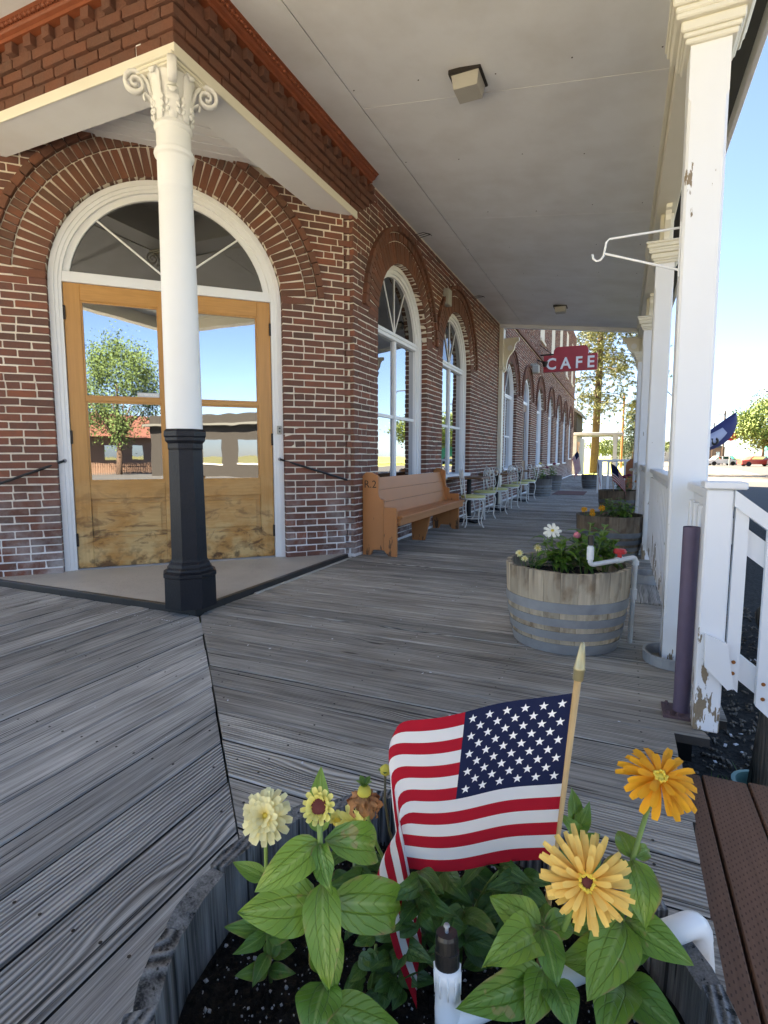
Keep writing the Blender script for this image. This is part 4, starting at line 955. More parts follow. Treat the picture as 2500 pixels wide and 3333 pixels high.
# ================================================================ far brick building (no porch)
far = thing('brick_hotel', (WA, 12.5, 0), 'long two storey brick building with arched windows beyond the porch', 'building')
FW_ = Fr((WA, 0, 0), (0, 1, 0), (1, 0, 0))
FB = BrickSet('brick', 'brick'); FAB = BrickSet('arch_brick', 'arch_brick')
FWIN = [(13.85, .80, 2.60, .72), (16.45, .70, 2.65, .03), (19.25, .80, 2.60, .72), (22.3, .80, 2.60, .72), (25.2, .80, 2.60, .72), (28.1, .80, 2.60, .72), (31.2, .80, 2.60, .9)]
UWIN = [14.0, 16.6, 19.3, 22.4, 25.3, 28.2, 31.3]
FEND = 33.4
for k in range(115):
    z = .035+k*COURSE+BH/2; iv = [(12.50, FEND)]
    for uc, Rr, zc, zb in FWIN:
        dz = z-zc; rh = Rr+.38
        if z < zb: continue
        if z < zc+.09: iv = cut(iv, uc-Rr, uc+Rr)
        elif abs(dz) < rh: w = math.sqrt(rh**2-dz*dz); iv = cut(iv, uc-w, uc+w)
    if 4.95 < z < 7.0:
        for uc in UWIN: iv = cut(iv, uc-.55, uc+.55)
    if 4.28 < z < 4.40: continue
    lay(FB, FW_, k, z, iv, header=(k % 7 == 2))
for uc, Rr, zc, zb in FWIN:
    ring(FAB, FW_, uc, zc, Rr+.004, Rr+.23, .02, math.pi-.02, .004); ring(FAB, FW_, uc, zc, Rr+.24, Rr+.315, a_f, math.pi-a_f, .016); ring(FAB, FW_, uc, zc, Rr+.322, Rr+.38, a_f, math.pi-a_f, .045, header=True)
FB.build(far); FAB.build(far)
m = MB(); wall_sheet(m, FW_, 12.46, FEND, 0, 4.9, [(a, b+.006, c, d) for a, b, c, d in FWIN], depth=.3); wall_sheet(m, FW_, 12.46, FEND, 4.9, 7.8, [])
m.add([(WA-.007, FEND, -.3), (WA-10, FEND, -.3), (WA-10, FEND, 7.8), (WA-.007, FEND, 7.8)], [(0, 1, 2, 3)]); m.obj('mortar_face', 'mortar', far)
m = MB(); m.box((-34, 12.41, -.36), (-2.95, FEND-.02, 9.8)); m.obj('core', 'brick', far)
for z0, z1, pj in ((4.28, 4.34, .05), (4.342, 4.40, .03)):
    m = MB(); m.box((WA-.006, 12.46, z0), (WA+pj, FEND+.03, z1), bev=.006); m.obj('belt_course', 'arch_brick', far)
for i, wv in enumerate(FWIN):
    if i == 1:
        uc, Rr, zc, zb = wv; fr = MB(); arch_band(fr, FW_, uc, zc, Rr-.10, Rr-.002, zb, -.16, -.06); o = fr.obj('door_case', 'white_paint', far); disc_pane(FW_, uc, zc, Rr-.09, -.13).obj('pane', 'glass', o)
        m = MB(); fbox(m, FW_, uc-.6, uc+.6, -.17, -.10, zc-.04, zc+.04); m.obj('transom', 'white_paint', o)
        for s_ in (-1, 1):
            a, b = (uc-.6, uc-.005) if s_ < 0 else (uc+.005, uc+.6)
            m = MB(); fbox(m, FW_, a, b, -.17, -.12, .04, zc-.04, bev=.004); d = m.obj('door', 'table_brown', far)
            m = MB(); fbox(m, FW_, a+.12, b-.12, -.119, -.115, .95, 2.4); m.obj('pane', 'glass', d)
    else: arched_window(FW_, *wv, far)
for uc in UWIN:
    m = MB(); fbox(m, FW_, uc-.545, uc+.545, -.16, -.08, 4.96, 7.0); o = m.obj('window', 'white_paint', far)
    for zz in (5.06, 6.03):
        m = MB(); fbox(m, FW_, uc-.46, uc+.46, -.079, -.072, zz, zz+.90); m.obj('pane', 'glass', o)
    m = MB(); fbox(m, FW_, uc-.6, uc+.6, -.1, .05, 4.86, 4.955, bev=.01); m.obj('sill', 'mortar', o)
m = MB(); m.box((WA-.01, 12.5, -.05), (WA+.04, FEND, .033), bev=.01); m.obj('plinth', 'mortar', far)
# wall lamps beside the cafe sign
m = MB(); m.tube([(WA, 18.2, 4.15), (WA+.22, 18.2, 4.05)], .02, 6); m.lathe([(.05, 0), (.10, .16)], 12, O=(WA+.24, 18.2, 3.92)); o = m.obj('spotlight', 'hinge_dark'); tag(o, 'dark spotlight on brick wall beside cafe sign', 'spotlight')
wl_ = thing('wall_lantern', (WA, 16.9, 3.6), 'small white boxy wall lantern under the cafe sign', 'lamp')
m = MB(); m.box((WA+.05, 16.8, 3.55), (WA+.25, 17.0, 3.78), bev=.02); m.obj('lantern_body', 'frost_glass', wl_); m = MB(); m.box((WA+.0, 16.84, 3.78), (WA+.18, 16.96, 3.83)); m.obj('wall_arm', 'plastic_grey', wl_)

# ---- CAFE sign
sg = thing('cafe_sign', (-1.6, 18.6, 4), 'red projecting sign with stepped top and white letters CAFE', 'sign')
pl = [(-2.43, 3.80), (-.80, 3.80), (-.80, 4.30), (-1.07, 4.30)]+arc(-1.22, 4.42, .15, 0, math.pi/2, 6)+arc(-1.97, 4.42, .15, math.pi/2, math.pi, 6)+[(-2.12, 4.32), (-2.43, 4.32)]
m = MB(); m.prism(pl, (1, 0, 0), (0, 0, 1), (0, -1, 0), (0, 18.6, 0), -.07, .07); m.obj('panel', 'sign_red', sg)
text_obj('lettering', 'C A F E', .50, 'sign_white', np.stack([(1, 0, 0), (0, 0, 1), (0, -1, 0)], 1), (-1.615, 18.518, 4.03), sg, .012, True, .93)
m = MB(); m.tube([(WA, 18.6, 4.36), (-2.1, 18.6, 4.36)], .025, 8); m.tube([(WA, 18.6, 4.7), (-2.2, 18.6, 4.38)], .012, 6); m.obj('mounting_arm', 'hinge_dark', sg)

# ================================================================ half barrels
def barrel(x, y, label, smat='stave_light', hmat='galvanized', H=.46, RT_=.345, RB=.285, z=0., n=24, hoops=True, soilz=None, rough=0., group='half barrel planters'):
    o = thing('barrel_planter', (x, y, z), label, 'planter', group)
    def rr(t): return RB+(RT_-RB)*(t**.8)+.012*math.sin(math.pi*t)
    T = np.linspace(0, 1, 6); th = .026; rg = np.random.default_rng(int(abs(x*100+y*10)))
    var = []
    for v in range(4 if rough == 0 else 8):
        m = MB(); V = []; k = 4; da = math.pi/n*.985
        top = 1+(rg.normal(0, .006) if rough == 0 else rg.uniform(-.035, .03)*rough)
        for t_ in T:
            tt = t_*top; r = rr(min(t_, 1)); zz = tt*H
            jr = rg.normal(0, .0008+.003*rough)
            for a, rad in ((-da, r+jr), (-da*.5, (r+jr)*1.004), (da*.5, (r+jr)*1.004), (da, r+jr), (da, r-th), (0, r-th*1.05), (-da, r-th)): V.append((rad*math.cos(a), rad*math.sin(a), zz+(rg.normal(0, .003)*rough if t_ == 1 else 0)))
        k = 7; F = [(i*k+j, i*k+(j+1) % k, (i+1)*k+(j+1) % k, (i+1)*k+j) for i in range(5) for j in range(k)]+[tuple(range(k))[::-1], tuple(5*k+j for j in range(k))]
        m.add(V, F); me = bpy.data.meshes.new('stave'); me.from_pydata([tuple(map(float, q)) for q in m.v], [], m.f); me.materials.append(MAT[smat]); me.update(); var.append(me)
    for i in range(n):
        s_ = bpy.data.objects.new('stave', var[rg.integers(len(var))]); link(s_, o); s_.rotation_euler = (0, 0, (i+.5)*2*math.pi/n); s_.location = (0, 0, .002)
    if hoops:
        for z0, z1 in ((.299, .244), (.207, .162), (.133, .088), (.060, .002)):
            z0, z1 = z0*H/.46, z1*H/.46; m = MB(); e = .0075
            m.lathe([(rr(z1/H)+e, z1), (rr(z0/H)+e, z0), (rr(z0/H)+e-.004, z0), (rr(z1/H)+e-.004, z1)], 48, cap=False); hh = m.obj('hoop', hmat, o, local=True); smooth_by_angle(hh, 40)
            hh.rotation_euler = (rg.normal(0, .006), rg.normal(0, .006), 0)
    sz = (H-.08) if soilz is None else soilz; m = MB(); m.add([(0, 0, sz+.012)], []); nr, na = 9, 30
    for i in range(1, nr+1):
        for j in range(na): r = (rr(sz/H)-th+.004)*i/nr; m.v.append((r*math.cos(2*math.pi*j/na), r*math.sin(2*math.pi*j/na), sz+float(rg.normal(0, .005))))
    m.f += [(0, 1+j, 1+(j+1) % na) for j in range(na)]+[(1+(i-1)*na+j, 1+i*na+j, 1+i*na+(j+1) % na, 1+(i-1)*na+(j+1) % na) for i in range(1, nr) for j in range(na)]
    so_ = m.obj('soil', 'soil', o, local=True, smooth=True); so_['kind'] = 'stuff'
    return o
B1 = (-.265, 3.29)
barrel(*B1, 'pale oak half barrel planter with grey hoops and white water pipe')
barrel(-.085, 6.38, 'brown half barrel planter with orange flowers, second from the camera on deck', 'stave_dark', 'dull_hoop', H=.44)
barrel(-.01, 10.75, 'dark stained half barrel planter holding a small flag near third post', 'stave_dark', 'dull_hoop')
barrel(-2.03, 15.3, 'grey half barrel planter by brick wall, nearer the cafe chairs', 'stave_grey', 'dull_hoop')
barrel(-2.05, 18.2, 'grey half barrel planter by brick wall, farther along', 'stave_grey', 'dull_hoop')
barrel(-.86, 19.6, 'dark half barrel planter on the outer side of far boardwalk', 'stave_grey', 'dull_hoop')
BF = (-.19, .58)
fb = barrel(*BF, 'weathered grey charred half barrel planter in the foreground holding zinnias and flag', 'charred_stave', 'dull_hoop', rough=1., soilz=.375, n=20)
m = MB(); rg = np.random.default_rng(11)
for i in range(1500):
    a = rg.uniform(0, 2*math.pi); r = .30*math.sqrt(rg.uniform(0, 1)); s_ = rg.choice([.0011, .0016, .0022, .0032], p=[.35, .35, .22, .08])
    P = np.array([(1, 0, 0), (-1, 0, 0), (0, 1, 0), (0, -1, 0), (0, 0, 1), (0, 0, -1)])*s_*rg.uniform(.7, 1.3, (6, 1))
    m.add(P @ rotm(*rg.uniform(0, 6, 3)).T+np.array([BF[0]+r*math.cos(a), BF[1]+r*math.sin(a), .383+rg.uniform(-.002, .006)]), [(0, 2, 4), (2, 1, 4), (1, 3, 4), (3, 0, 4), (2, 0, 5), (1, 2, 5), (3, 1, 5), (0, 3, 5)])
m.obj('perlite', 'lead_grey', fb, kind='stuff')
m = MB()
for i in range(2200):
    a = rg.uniform(0, 2*math.pi); r = .305*math.sqrt(rg.uniform(0, 1)); s_ = rg.uniform(.002, .0065)
    m.box((-s_, -s_*.4, -.0012), (s_, s_*.4, .0012), M=rotm(*rg.uniform(0, 6, 3)), O=(BF[0]+r*math.cos(a), BF[1]+r*math.sin(a), .382+rg.uniform(-.003, .007)))
m.obj('soil_crumbs', 'soil', fb, kind='stuff')

# ---- white water pipes
wp = thing('water_pipe', (.092, 3.37, 0), 'white plastic water pipe with red valve over the pale barrel', 'pipe')
def elbow(a, b, c, r=.03, n=6):
    a, b, c = map(np.array, (a, b, c)); p = b+nrm(a-b)*r; q = b+nrm(c-b)*r
    return [(p*(1-t_)**2+2*b*t_*(1-t_)+q*t_*t_) for t_ in np.linspace(0, 1, n)]
E0, E1, E2, E3 = (.092, 3.37, .0), (.103, 3.37, .505), (-.13, 3.10, .490), (-.13, 3.10, .60)
m = MB(); m.tube([E0]+elbow(E0, E1, E2)+elbow(E1, E2, E3)+[E3], .0135, 10); m.obj('pipe', 'pvc', wp, smooth=True)
m = MB(); 
for c0, c1 in (((.0985, 3.37, .26), (.0995, 3.37, .32)), ((.103, 3.37, .46), (.103, 3.37, .485)), ((-.13, 3.10, .52), (-.13, 3.10, .59)), ((.0, 3.255, .498), (.03, 3.29, .500))): m.tube([c0, c1], .0185, 12)
m.obj('coupling', 'pvc', wp)
m = MB(); m.lathe([(.012, 0), (.012, .03), (.034, .032), (.036, .042), (.030, .056), (.012, .058)], 8, O=(.017, 3.273, .505)); m.obj('valve_handle', 'pvc_red', wp)
m = MB(); m.lathe([(.016, 0), (.016, .05), (.013, .055)], 12, O=(-.13, 3.10, .60)); m.obj('sprinkler_cap', 'black_plastic', wp)

sp = thing('irrigation_pipe', (-.17, .6, .4), 'white plastic irrigation pipe with black sprinkler head in the foreground barrel', 'pipe')
pe = np.array([.112, .765, .462]); ps = atd(968, 2205, .60); pt_ = atd(966, 2075, .605)
pm = atd(1230, 2095, .655)
pd = np.array([pe[0]+.03, pe[1]+.012, .30])
m = MB(); e0 = atd(1000, 2195, .60); m.tube([ps*1.0+np.array([0, 0, .0]), e0, pm], .0125, 12); m.tube([pm]+elbow(pm, pe+np.array([.012, .005, 0]), pd, .022)+[pd], .0125, 12); m.obj('pipe', 'pvc', sp, smooth=True)
m = MB(); dv = nrm(pe-pm); m.tube([pm-dv*.03, pm+dv*.03], .0165, 12); m.obj('coupling', 'pvc', sp, smooth=True)
m = MB(); m.tube([pe-dv*.045]+elbow(pe-dv*.03, pe+dv*.012, pd, .02)+[pd+(pe-pd)*.75], .0160, 14); m.obj('elbow', 'pvc', sp, smooth=True)
m = MB(); ax = nrm(pt_-ps); m.tube([ps-ax*.05, ps+ax*.012, pt_-ax*.020, pt_-ax*.018, pt_-ax*.004], [.0150, .0150, .0135, .0152, .0150], 18)
for k in range(10):
    a = k*2*math.pi/10; m.tube([pt_-ax*.03+.0143*np.array([math.cos(a), math.sin(a), 0]), pt_-ax*.006+.0152*np.array([math.cos(a), math.sin(a), 0])], .0012, 4)
m.obj('riser', 'pvc', sp, smooth=True)
m = MB(); m.tube([pt_-ax*.006, pt_+ax*.012, pt_+ax*.0125, pt_+ax*.026, pt_+ax*.030], [.0138, .0138, .0128, .0128, .0118], 20); m.obj('sprinkler_head', 'black_plastic', sp, smooth=False)
m = MB(); m.tube([pt_+ax*.028, pt_+ax*.036, pt_+ax*.0365, pt_+ax*.039], [.0022, .0022, .0038, .0030], 8); m.obj('screw', 'galvanized', sp)

# ================================================================ bench
bn = thing('pew_bench', (-2.38, 5.32, 0), 'orange painted wooden pew bench with carved R.2 against the brick wall', 'bench')
EP = [(-2.57, 0), (-2.57, .865), (-2.53, .905), (-2.47, .905), (-2.385, .865), (-2.385, .70), (-2.378, .65), (-2.36, .62), (-2.322, .605), (-2.322, .06), (-2.45, .06), (-2.48, .0)]
EP2 = [(-2.319, .605), (-2.285, .60), (-2.28, .565), (-2.175, .52), (-2.172, 0), (-2.27, 0), (-2.319, .06)]
EP2 = [(-2.319, .53), (-2.185, .53), (-2.172, .515), (-2.172, 0), (-2.262, 0), (-2.319, .06)]
for y0, y1 in ((5.30, 5.338), (7.73, 7.768)):
    m = MB(); m.prism(EP, (1, 0, 0), (0, 0, 1), (0, 1, 0), (0, 0, .001), y0, y1); m.obj('end_panel', 'bench_paint', bn)
    m = MB(); m.prism(EP2, (1, 0, 0), (0, 0, 1), (0, 1, 0), (0, 0, .001), y0, y1); m.obj('end_panel', 'bench_paint', bn)
a = np.array([-2.385, .43]); b = np.array([-2.475, .845]); d = (b-a)
for k in range(3):
    p0 = a+d*(k/3+.004); p1 = a+d*((k+1)/3-.004); nn = nrm(np.array([d[1], -d[0]]))*.02
    m = MB(); m.prism([tuple(p0-nn*.0), tuple(p0+nn*1.), tuple(p1+nn), tuple(p1-nn*.0)], (1, 0, 0), (0, 0, 1), (0, 1, 0), (0, 0, 0), 5.339, 7.729); m.obj('back_board', 'bench_paint', bn)
for k, (x0, x1) in enumerate(((-2.42, -2.325), (-2.321, -2.225), (-2.221, -2.12))):
    m = MB(); m.box((x0, 5.339 if k < 2 else 5.345, .405), (x1, 7.729 if k < 2 else 7.86, .435), bev=.005); m.obj('seat_board', 'bench_paint', bn)
m = MB(); m.box((-2.168, 5.339, .335), (-2.14, 7.86, .404), bev=.004); m.obj('apron', 'bench_paint', bn)
m = MB(); m.prism([(-2.46, .404), (-2.18, .404), (-2.27, 0), (-2.44, 0)], (1, 0, 0), (0, 0, 1), (0, 1, 0), (0, 0, .001), 6.50, 6.54); m.obj('middle_support', 'bench_paint', bn)
XM = np.stack([(1, 0, 0), (0, 0, 1), (0, -1, 0)], 1)
text_obj('carving', 'R.2', .115, 'ink', XM, (-2.478, 5.2995, .775), bn, .0006)

# ================================================================ cafe chairs and tables
def make_chair(label):
    o = thing('cafe_chair', (0, 0, 0), label, 'chair', 'white wire cafe chairs')
    m = MB(); m.lathe([(.17, .452), (.186, .457), (.19, .472), (.182, .486), (.12, .495), (.02, .498)], 24); c = m.obj('cushion', 'cushion_yellow', o, local=True); smooth_by_angle(c, 40)
    m = MB(); m.lathe([(.175, .425), (.187, .427), (.187, .451), (.175, .451)], 24); m.obj('seat_ring', 'chair_white', o, local=True)
    for q in range(4):
        an = math.pi/4+q*math.pi/2; m = MB()
        m.tube([(r*math.cos(an), r*math.sin(an), z) for r, z in ((.15, .428), (.175, .40), (.19, .35), (.185, .27), (.165, .18), (.158, .10), (.170, .05), (.195, .012), (.205, .008))], .0095, 7); m.obj('leg', 'chair_white', o, local=True, smooth=True)
    m = MB(); m.tube([(.155*math.cos(t_), .155*math.sin(t_), .14) for t_ in np.linspace(0, 2*math.pi, 25)], .006, 5); m.obj('stretcher', 'chair_white', o, local=True, smooth=True)
    m = MB()                       # back hoop: two uprights ending in heart scrolls (back at +y)
    for s_ in (-1, 1):
        P = [(s_*.13, .14, .44), (s_*.155, .155, .55), (s_*.175, .17, .70), (s_*.18, .18, .80)]
        for i in range(16):
            a = math.pi*0-i*R(30); rr_ = .085*(1-i/19.); P.append((s_*(.095+rr_*math.cos(a*-1)), .185, .80+rr_*math.sin(-a)*1.1))
        m.tube(P, .0085, 6)
    m.obj('back_frame', 'chair_white', o, local=True, smooth=True)
    for s_ in (-1, 1):
        m = MB(); m.tube([(s_*.03, .17, .46), (s_*.10, .175, .62), (s_*.06, .182, .74), (0, .185, .80)], .006, 5); m.obj('back_wire', 'chair_white', o, local=True, smooth=True)
    return o
CH = [(-2.05, 8.10, 2.0, 'nearest white wire cafe chair with yellow seat beside the bench'), (-2.14, 9.25, -.5, 'second white wire cafe chair from the bench, yellow seat'), (-2.10, 10.15, 2.2, 'third white wire cafe chair from the bench, yellow seat'),
      (-2.10, 11.4, -.4, 'fourth white wire cafe chair from the bench, yellow seat'), (-2.12, 12.7, 2.3, 'fifth white wire cafe chair, just past the wall pilaster'), (-2.12, 13.9, -.5, 'farthest white wire cafe chair, next to grey barrel')]
c0 = make_chair(CH[0][3]); c0.location = (CH[0][0], CH[0][1], 0); c0.rotation_euler = (0, 0, CH[0][2])
for x, y, a, lb in CH[1:]: copy_tree(c0, None, (x, y, 0), a, lb)
def make_table(label):
    o = thing('cafe_table', (0, 0, 0), label, 'table', 'small cafe tables')
    m = MB(); m.box((-.28, -.31, .715), (.28, .31, .745), bev=.008); m.obj('table_top', 'table_brown', o, local=True)
    m = MB(); m.lathe([(.04, .02), (.038, .70), (.12, .714)], 12); m.obj('pedestal', 'black_iron', o, local=True)
    m = MB()
    for q in range(4): m.box((0, -.03, .001), (.26, .03, .03), M=rotm(q*math.pi/2+.78), bev=.008)
    m.obj('foot', 'black_iron', o, local=True); return o
t0 = make_table('small brown topped cafe table nearest the bench'); t0.location = (-2.27, 8.70, 0)
copy_tree(t0, None, (-2.27, 10.85, 0), 0., 'small brown topped cafe table, middle of the three'); copy_tree(t0, None, (-2.24, 13.3, 0), 0., 'small brown topped cafe table farthest from the bench')
m = MB(); m.box((-1.75, 15.9, .002), (-.9, 17.6, .012), bev=.003); o = m.obj('door_mat', 'mat_red'); tag(o, 'faded reddish mat on the far boardwalk', 'mat')

# ================================================================ leaves, petals, plants
def leaf_mesh(m, P0, P1, w, nh, archk=.12, fold=.22, droop=0., nu=10, shape='ovate', wave=.0, curl=0.):
    P0, P1 = np.array(P0, float), np.array(P1, float); a = P1-P0; L = np.linalg.norm(a); t0 = a/L
    nh = np.array(nh, float); s_ = nrm(np.cross(t0, nh)); n_ = np.cross(s_, t0)
    if m.uv is None: m.uv = []
    vs = (-1, -.5, 0, .5, 1); base = len(m.v); ph = random.uniform(0, 6)
    for i in range(nu+1):
        t = i/nu
        if shape == 'ovate': ww = (math.sin(math.pi*min(1, t**.62)))**.85 if 0 < t < 1 else 0
        elif shape == 'round': ww = (math.sin(math.pi*t))**.6 if 0 < t < 1 else 0
        elif shape == 'lance': ww = (math.sin(math.pi*t**.8))**1.1 if 0 < t < 1 else 0
        else: ww = (t**.45)*(1-.25*max(0, t-.8)/.2) if t < .97 else .62          # petal: wide blunt end
        if t == 0 and shape != 'petal': ww = .06
        if t == 0 and shape == 'petal': ww = .28
        for v in vs:
            off = n_*(archk*math.sin(math.pi*t)*L-droop*t*t*L+abs(v)*fold*w*ww*.5-curl*v*v*w*ww*.3+wave*w*math.sin(t*11+ph+v)*abs(v))
            m.v.append(tuple(P0+a*t+off+s_*v*ww*w*.5)); m.uv.append((t, v*.5+.5))
    k = len(vs); m.f += [(base+i*k+j, base+i*k+j+1, base+(i+1)*k+j+1, base+(i+1)*k+j) for i in range(nu) for j in range(k-1)]
    return m
def px2m(px, depth): return px*depth/(FPX/1.507)
CAMN = np.array([.25, -.62, .74])
def PL(parent, b, t, wpx, mat='leaf_zinnia', nh=None, archk=.10, fold=.25, droop=.06, shape='ovate', wave=.04, name='leaf'):
    m = MB(); leaf_mesh(m, atd(*b), atd(*t), px2m(wpx*.86, (b[2]+t[2])/2), (CAMN if nh is None else np.array(nh))+RNG.normal(0, .14, 3), archk*RNG.uniform(.4, 1.9), fold*RNG.uniform(.3, 1.6), droop+RNG.uniform(-.03, .10), 14, shape, wave*RNG.uniform(.5, 2.6))
    return m.obj(name, mat, parent, smooth=True)
def stem(parent, pts, r=.0022, mat='stem_green'):
    m = MB(); P = [np.array(p) for p in pts]
    if len(P) == 3: P = [P[0]*(1-t)**2+2*P[1]*t*(1-t)+P[2]*t*t for t in np.linspace(0, 1, 7)]
    m.tube(P, r, 7); return m.obj('stem', mat, parent, smooth=True)
def basis(n):
    n = nrm(n); x = nrm(np.cross((0, 0, 1.), n)) if abs(n[2]) < .95 else np.array([1., 0, 0]); return np.stack([x, np.cross(n, x), n], 1)
def zinnia(parent, c, nrmv, rad, layers, pmat, core='zinnia_core', ncore=26, pw=.26, cup=.25, corer=.20, label=None, floret='floret'):
    B = basis(nrmv); c = np.array(c)
    m = MB(); m.lathe([(rad*corer*1.1, -rad*.10), (rad*corer, rad*.06), (rad*corer*.8, rad*.14), (rad*.03, rad*.17)], 12, O=c, M=B); f = m.obj('flower', core, parent, smooth=True)
    if label: f['label'] = label
    vari = []
    for q in range(4):
        m = MB(); leaf_mesh(m, (0, 0, 0), (1, 0, random.uniform(-.05, .05)), pw, (0, 0, 1), .05, .30, random.uniform(.05, .3), 7, 'petal', .02); V = m
        me = bpy.data.meshes.new('petal'); me.from_pydata(V.v, [], V.f); l = me.uv_layers.new(); idx = np.zeros(len(me.loops), dtype=np.int32); me.loops.foreach_get('vertex_index', idx); l.data.foreach_set('uv', np.array(V.uv, dtype=np.float32)[idx].ravel())
        me.materials.append(MAT[pmat]); me.polygons.foreach_set('use_smooth', [True]*len(me.polygons)); me.update(); vari.append(me)
    org = origin(f)
    for li, (n, rr, el, hz) in enumerate(layers):
        for i in range(n):
            an = 2*math.pi*(i+.5*(li % 2))/n+random.gauss(0, .06); e = el+random.gauss(0, .10); L = rad*rr*random.uniform(.9, 1.08)
            xd = B @ np.array([math.cos(an)*math.cos(e), math.sin(an)*math.cos(e), math.sin(e)]); yd = B @ np.array([-math.sin(an), math.cos(an), 0]); zd = np.cross(xd, yd)
            s_ = B @ np.array([math.cos(an)*rad*corer*.7, math.sin(an)*rad*corer*.7, rad*hz])
            p = bpy.data.objects.new('petal', random.choice(vari)); link(p, f); m4 = Matrix.Identity(4); Mm = np.stack([xd*L, yd*rad*random.uniform(.85, 1.1), zd*L], 1)
            for a in range(3):
                for b in range(3): m4[a][b] = Mm[a][b]
                m4[a][3] = float((c+s_-org)[a])
            p.matrix_basis = m4
    if ncore:
        m = MB()
        for i in range(ncore):
            an = i*2.399; r_ = rad*corer*(.75+.35*random.random()); q = c+B @ np.array([r_*math.cos(an), r_*math.sin(an), rad*.15]); s_ = rad*.045
            m.lathe([(s_*.3, -s_*1.5), (s_, 0), (s_*.8, s_*.8), (s_*.1, s_*1.2)], 6, O=q, M=B @ rotm(random.random(), random.gauss(0, .4), random.gauss(0, .4)))
        m.obj('florets', floret, f, smooth=True, kind='stuff')
    return f
# ---- tall zinnia with big leaves (left foreground)
SOILZ = .385
def soil_at(Dx, Dy): r = ray(Dx*1.507, Dy*1.507); t = (SOILZ-EYE[2])/r[2]; return EYE+r*t
bz = soil_at(705, 2300); zp = thing('zinnia_plant', bz, 'tall zinnia with broad pale green leaves and a half open dark centred bud', 'plant', 'zinnias in foreground barrel')
D_ = .585
stem(zp, [bz, atd(703, 2130, .60), atd(700, 1960, .60), atd(692, 1830, .60), atd(690, 1760, .60)], .0032)
PL(zp, (692, 1800, .61), (688, 1655, .64), 66, nh=(.2, -.9, .1), archk=.03, fold=.35)
PL(zp, (690, 1818, .60), (548, 1928, .57), 92, archk=.16)
PL(zp, (702, 1815, .61), (828, 1838, .70), 92, archk=.12)
PL(zp, (692, 1822, .595), (712, 1930, .555), 66, nh=(.25, -.95, .25), archk=.06)
PL(zp, (690, 1950, .60), (512, 1972, .58), 128, archk=.10)
PL(zp, (706, 1948, .60), (880, 1955, .70), 120, archk=.10)
PL(zp, (698, 1905, .595), (706, 2145, .545), 104, nh=(.25, -.9, .35), archk=.05, fold=.30)
PL(zp, (704, 2000, .60), (720, 2160, .575), 80, nh=(.4, -.9, .3), archk=.06)
PL(zp, (704, 2125, .59), (668, 2262, .54), 120, archk=.12, nh=(0, -.7, .7))
PL(zp, (706, 2180, .59), (865, 2225, .58), 110, archk=.10)
PL(zp, (700, 2010, .605), (690, 2130, .62), 70, nh=(-.2, -.9, .2))
f = zinnia(zp, atd(689, 1742, .595), (.2, -.85, .55), .0165, [(16, .75, 1.05, -.2), (14, .95, .75, -.25)], 'petal_lemon', corer=.55, ncore=10, pw=.42, label='half open yellow zinnia bud with dark red centre')
m = MB(); m.lathe([(.003, -.016), (.011, -.010), (.0125, .0)], 10, O=atd(689, 1750, .596), M=basis((.1, -.5, .85))); m.obj('sepal_cup', 'stem_dark', zp, smooth=True)
# ---- cream zinnia
b2 = soil_at(585, 2120); z2 = thing('zinnia_plant', b2, 'small zinnia with one pale cream pompon flower at left of barrel', 'plant', 'zinnias in foreground barrel')
stem(z2, [b2, atd(572, 1960, .70), atd(575, 1775, .70)], .0026)
zinnia(z2, atd(575, 1762, .695), (.15, -.75, .62), .030, [(18, 1.0, .05, 0), (16, .86, .35, .06), (13, .66, .65, .12), (9, .45, .95, .16)], 'petal_cream', 'floret', 8, .34, corer=.16)
for b, t, w in (((572, 1895, .70), (503, 1862, .70), 42), ((573, 1905, .70), (618, 1925, .70), 40), ((575, 2010, .71), (484, 2002, .70), 46), ((575, 2015, .70), (505, 2062, .67), 40), ((578, 2020, .71), (640, 2010, .72), 50), ((580, 2090, .71), (508, 2108, .69), 44), ((584, 2095, .71), (636, 2102, .70), 36), ((580, 2060, .71), (545, 2130, .68), 40), ((585, 2070, .71), (600, 2010, .73), 44), ((575, 1975, .70), (525, 1965, .72), 40), ((582, 2050, .72), (640, 2050, .73), 46)): PL(z2, b, t, w, 'leaf_mid')
# ---- yellow zinnia (right) and orange zinnia
b3 = soil_at(1180, 2190); z3 = thing('zinnia_plant', b3, 'zinnia with large frilled yellow flower and red centre in front of the flag', 'plant', 'zinnias in foreground barrel')
fc = atd(1266, 1902, .60); stem(z3, [b3, atd(1180, 2050, .615), fc-np.array([0, -.01, .012])], .0034)
zinnia(z3, fc, (.12, -.86, .40), .0455, [(24, 1.0, -.16, -.02), (21, .92, .08, .04), (17, .76, .30, .09), (11, .52, .70, .13)], 'petal_yellow', pw=.17, corer=.20, ncore=34)
for b, t, w in (((1168, 2010, .62), (1058, 1935, .64), 92), ((1165, 2015, .62), (1045, 2085, .57), 104), ((1172, 2008, .615), (1205, 2130, .57), 84), ((1178, 2010, .62), (1240, 1985, .64), 66), ((1170, 2100, .61), (1060, 2140, .60), 100), ((1180, 2110, .61), (985, 2180, .58), 110), ((1190, 2120, .60), (1240, 2230, .56), 96), ((1175, 2095, .61), (1140, 2220, .57), 86), ((1180, 2000, .62), (1150, 1960, .66), 70)): PL(z3, b, t, w)
b4 = soil_at(1330, 2170); z4 = thing('zinnia_plant', b4, 'zinnia with deep orange flower standing at right of barrel', 'plant', 'zinnias in foreground barrel')
fo = atd(1424, 1682, .66); stem(z4, [b4, atd(1345, 1960, .65), atd(1368, 1850, .655), fo-np.array([.004, 0, .01])], .0030)
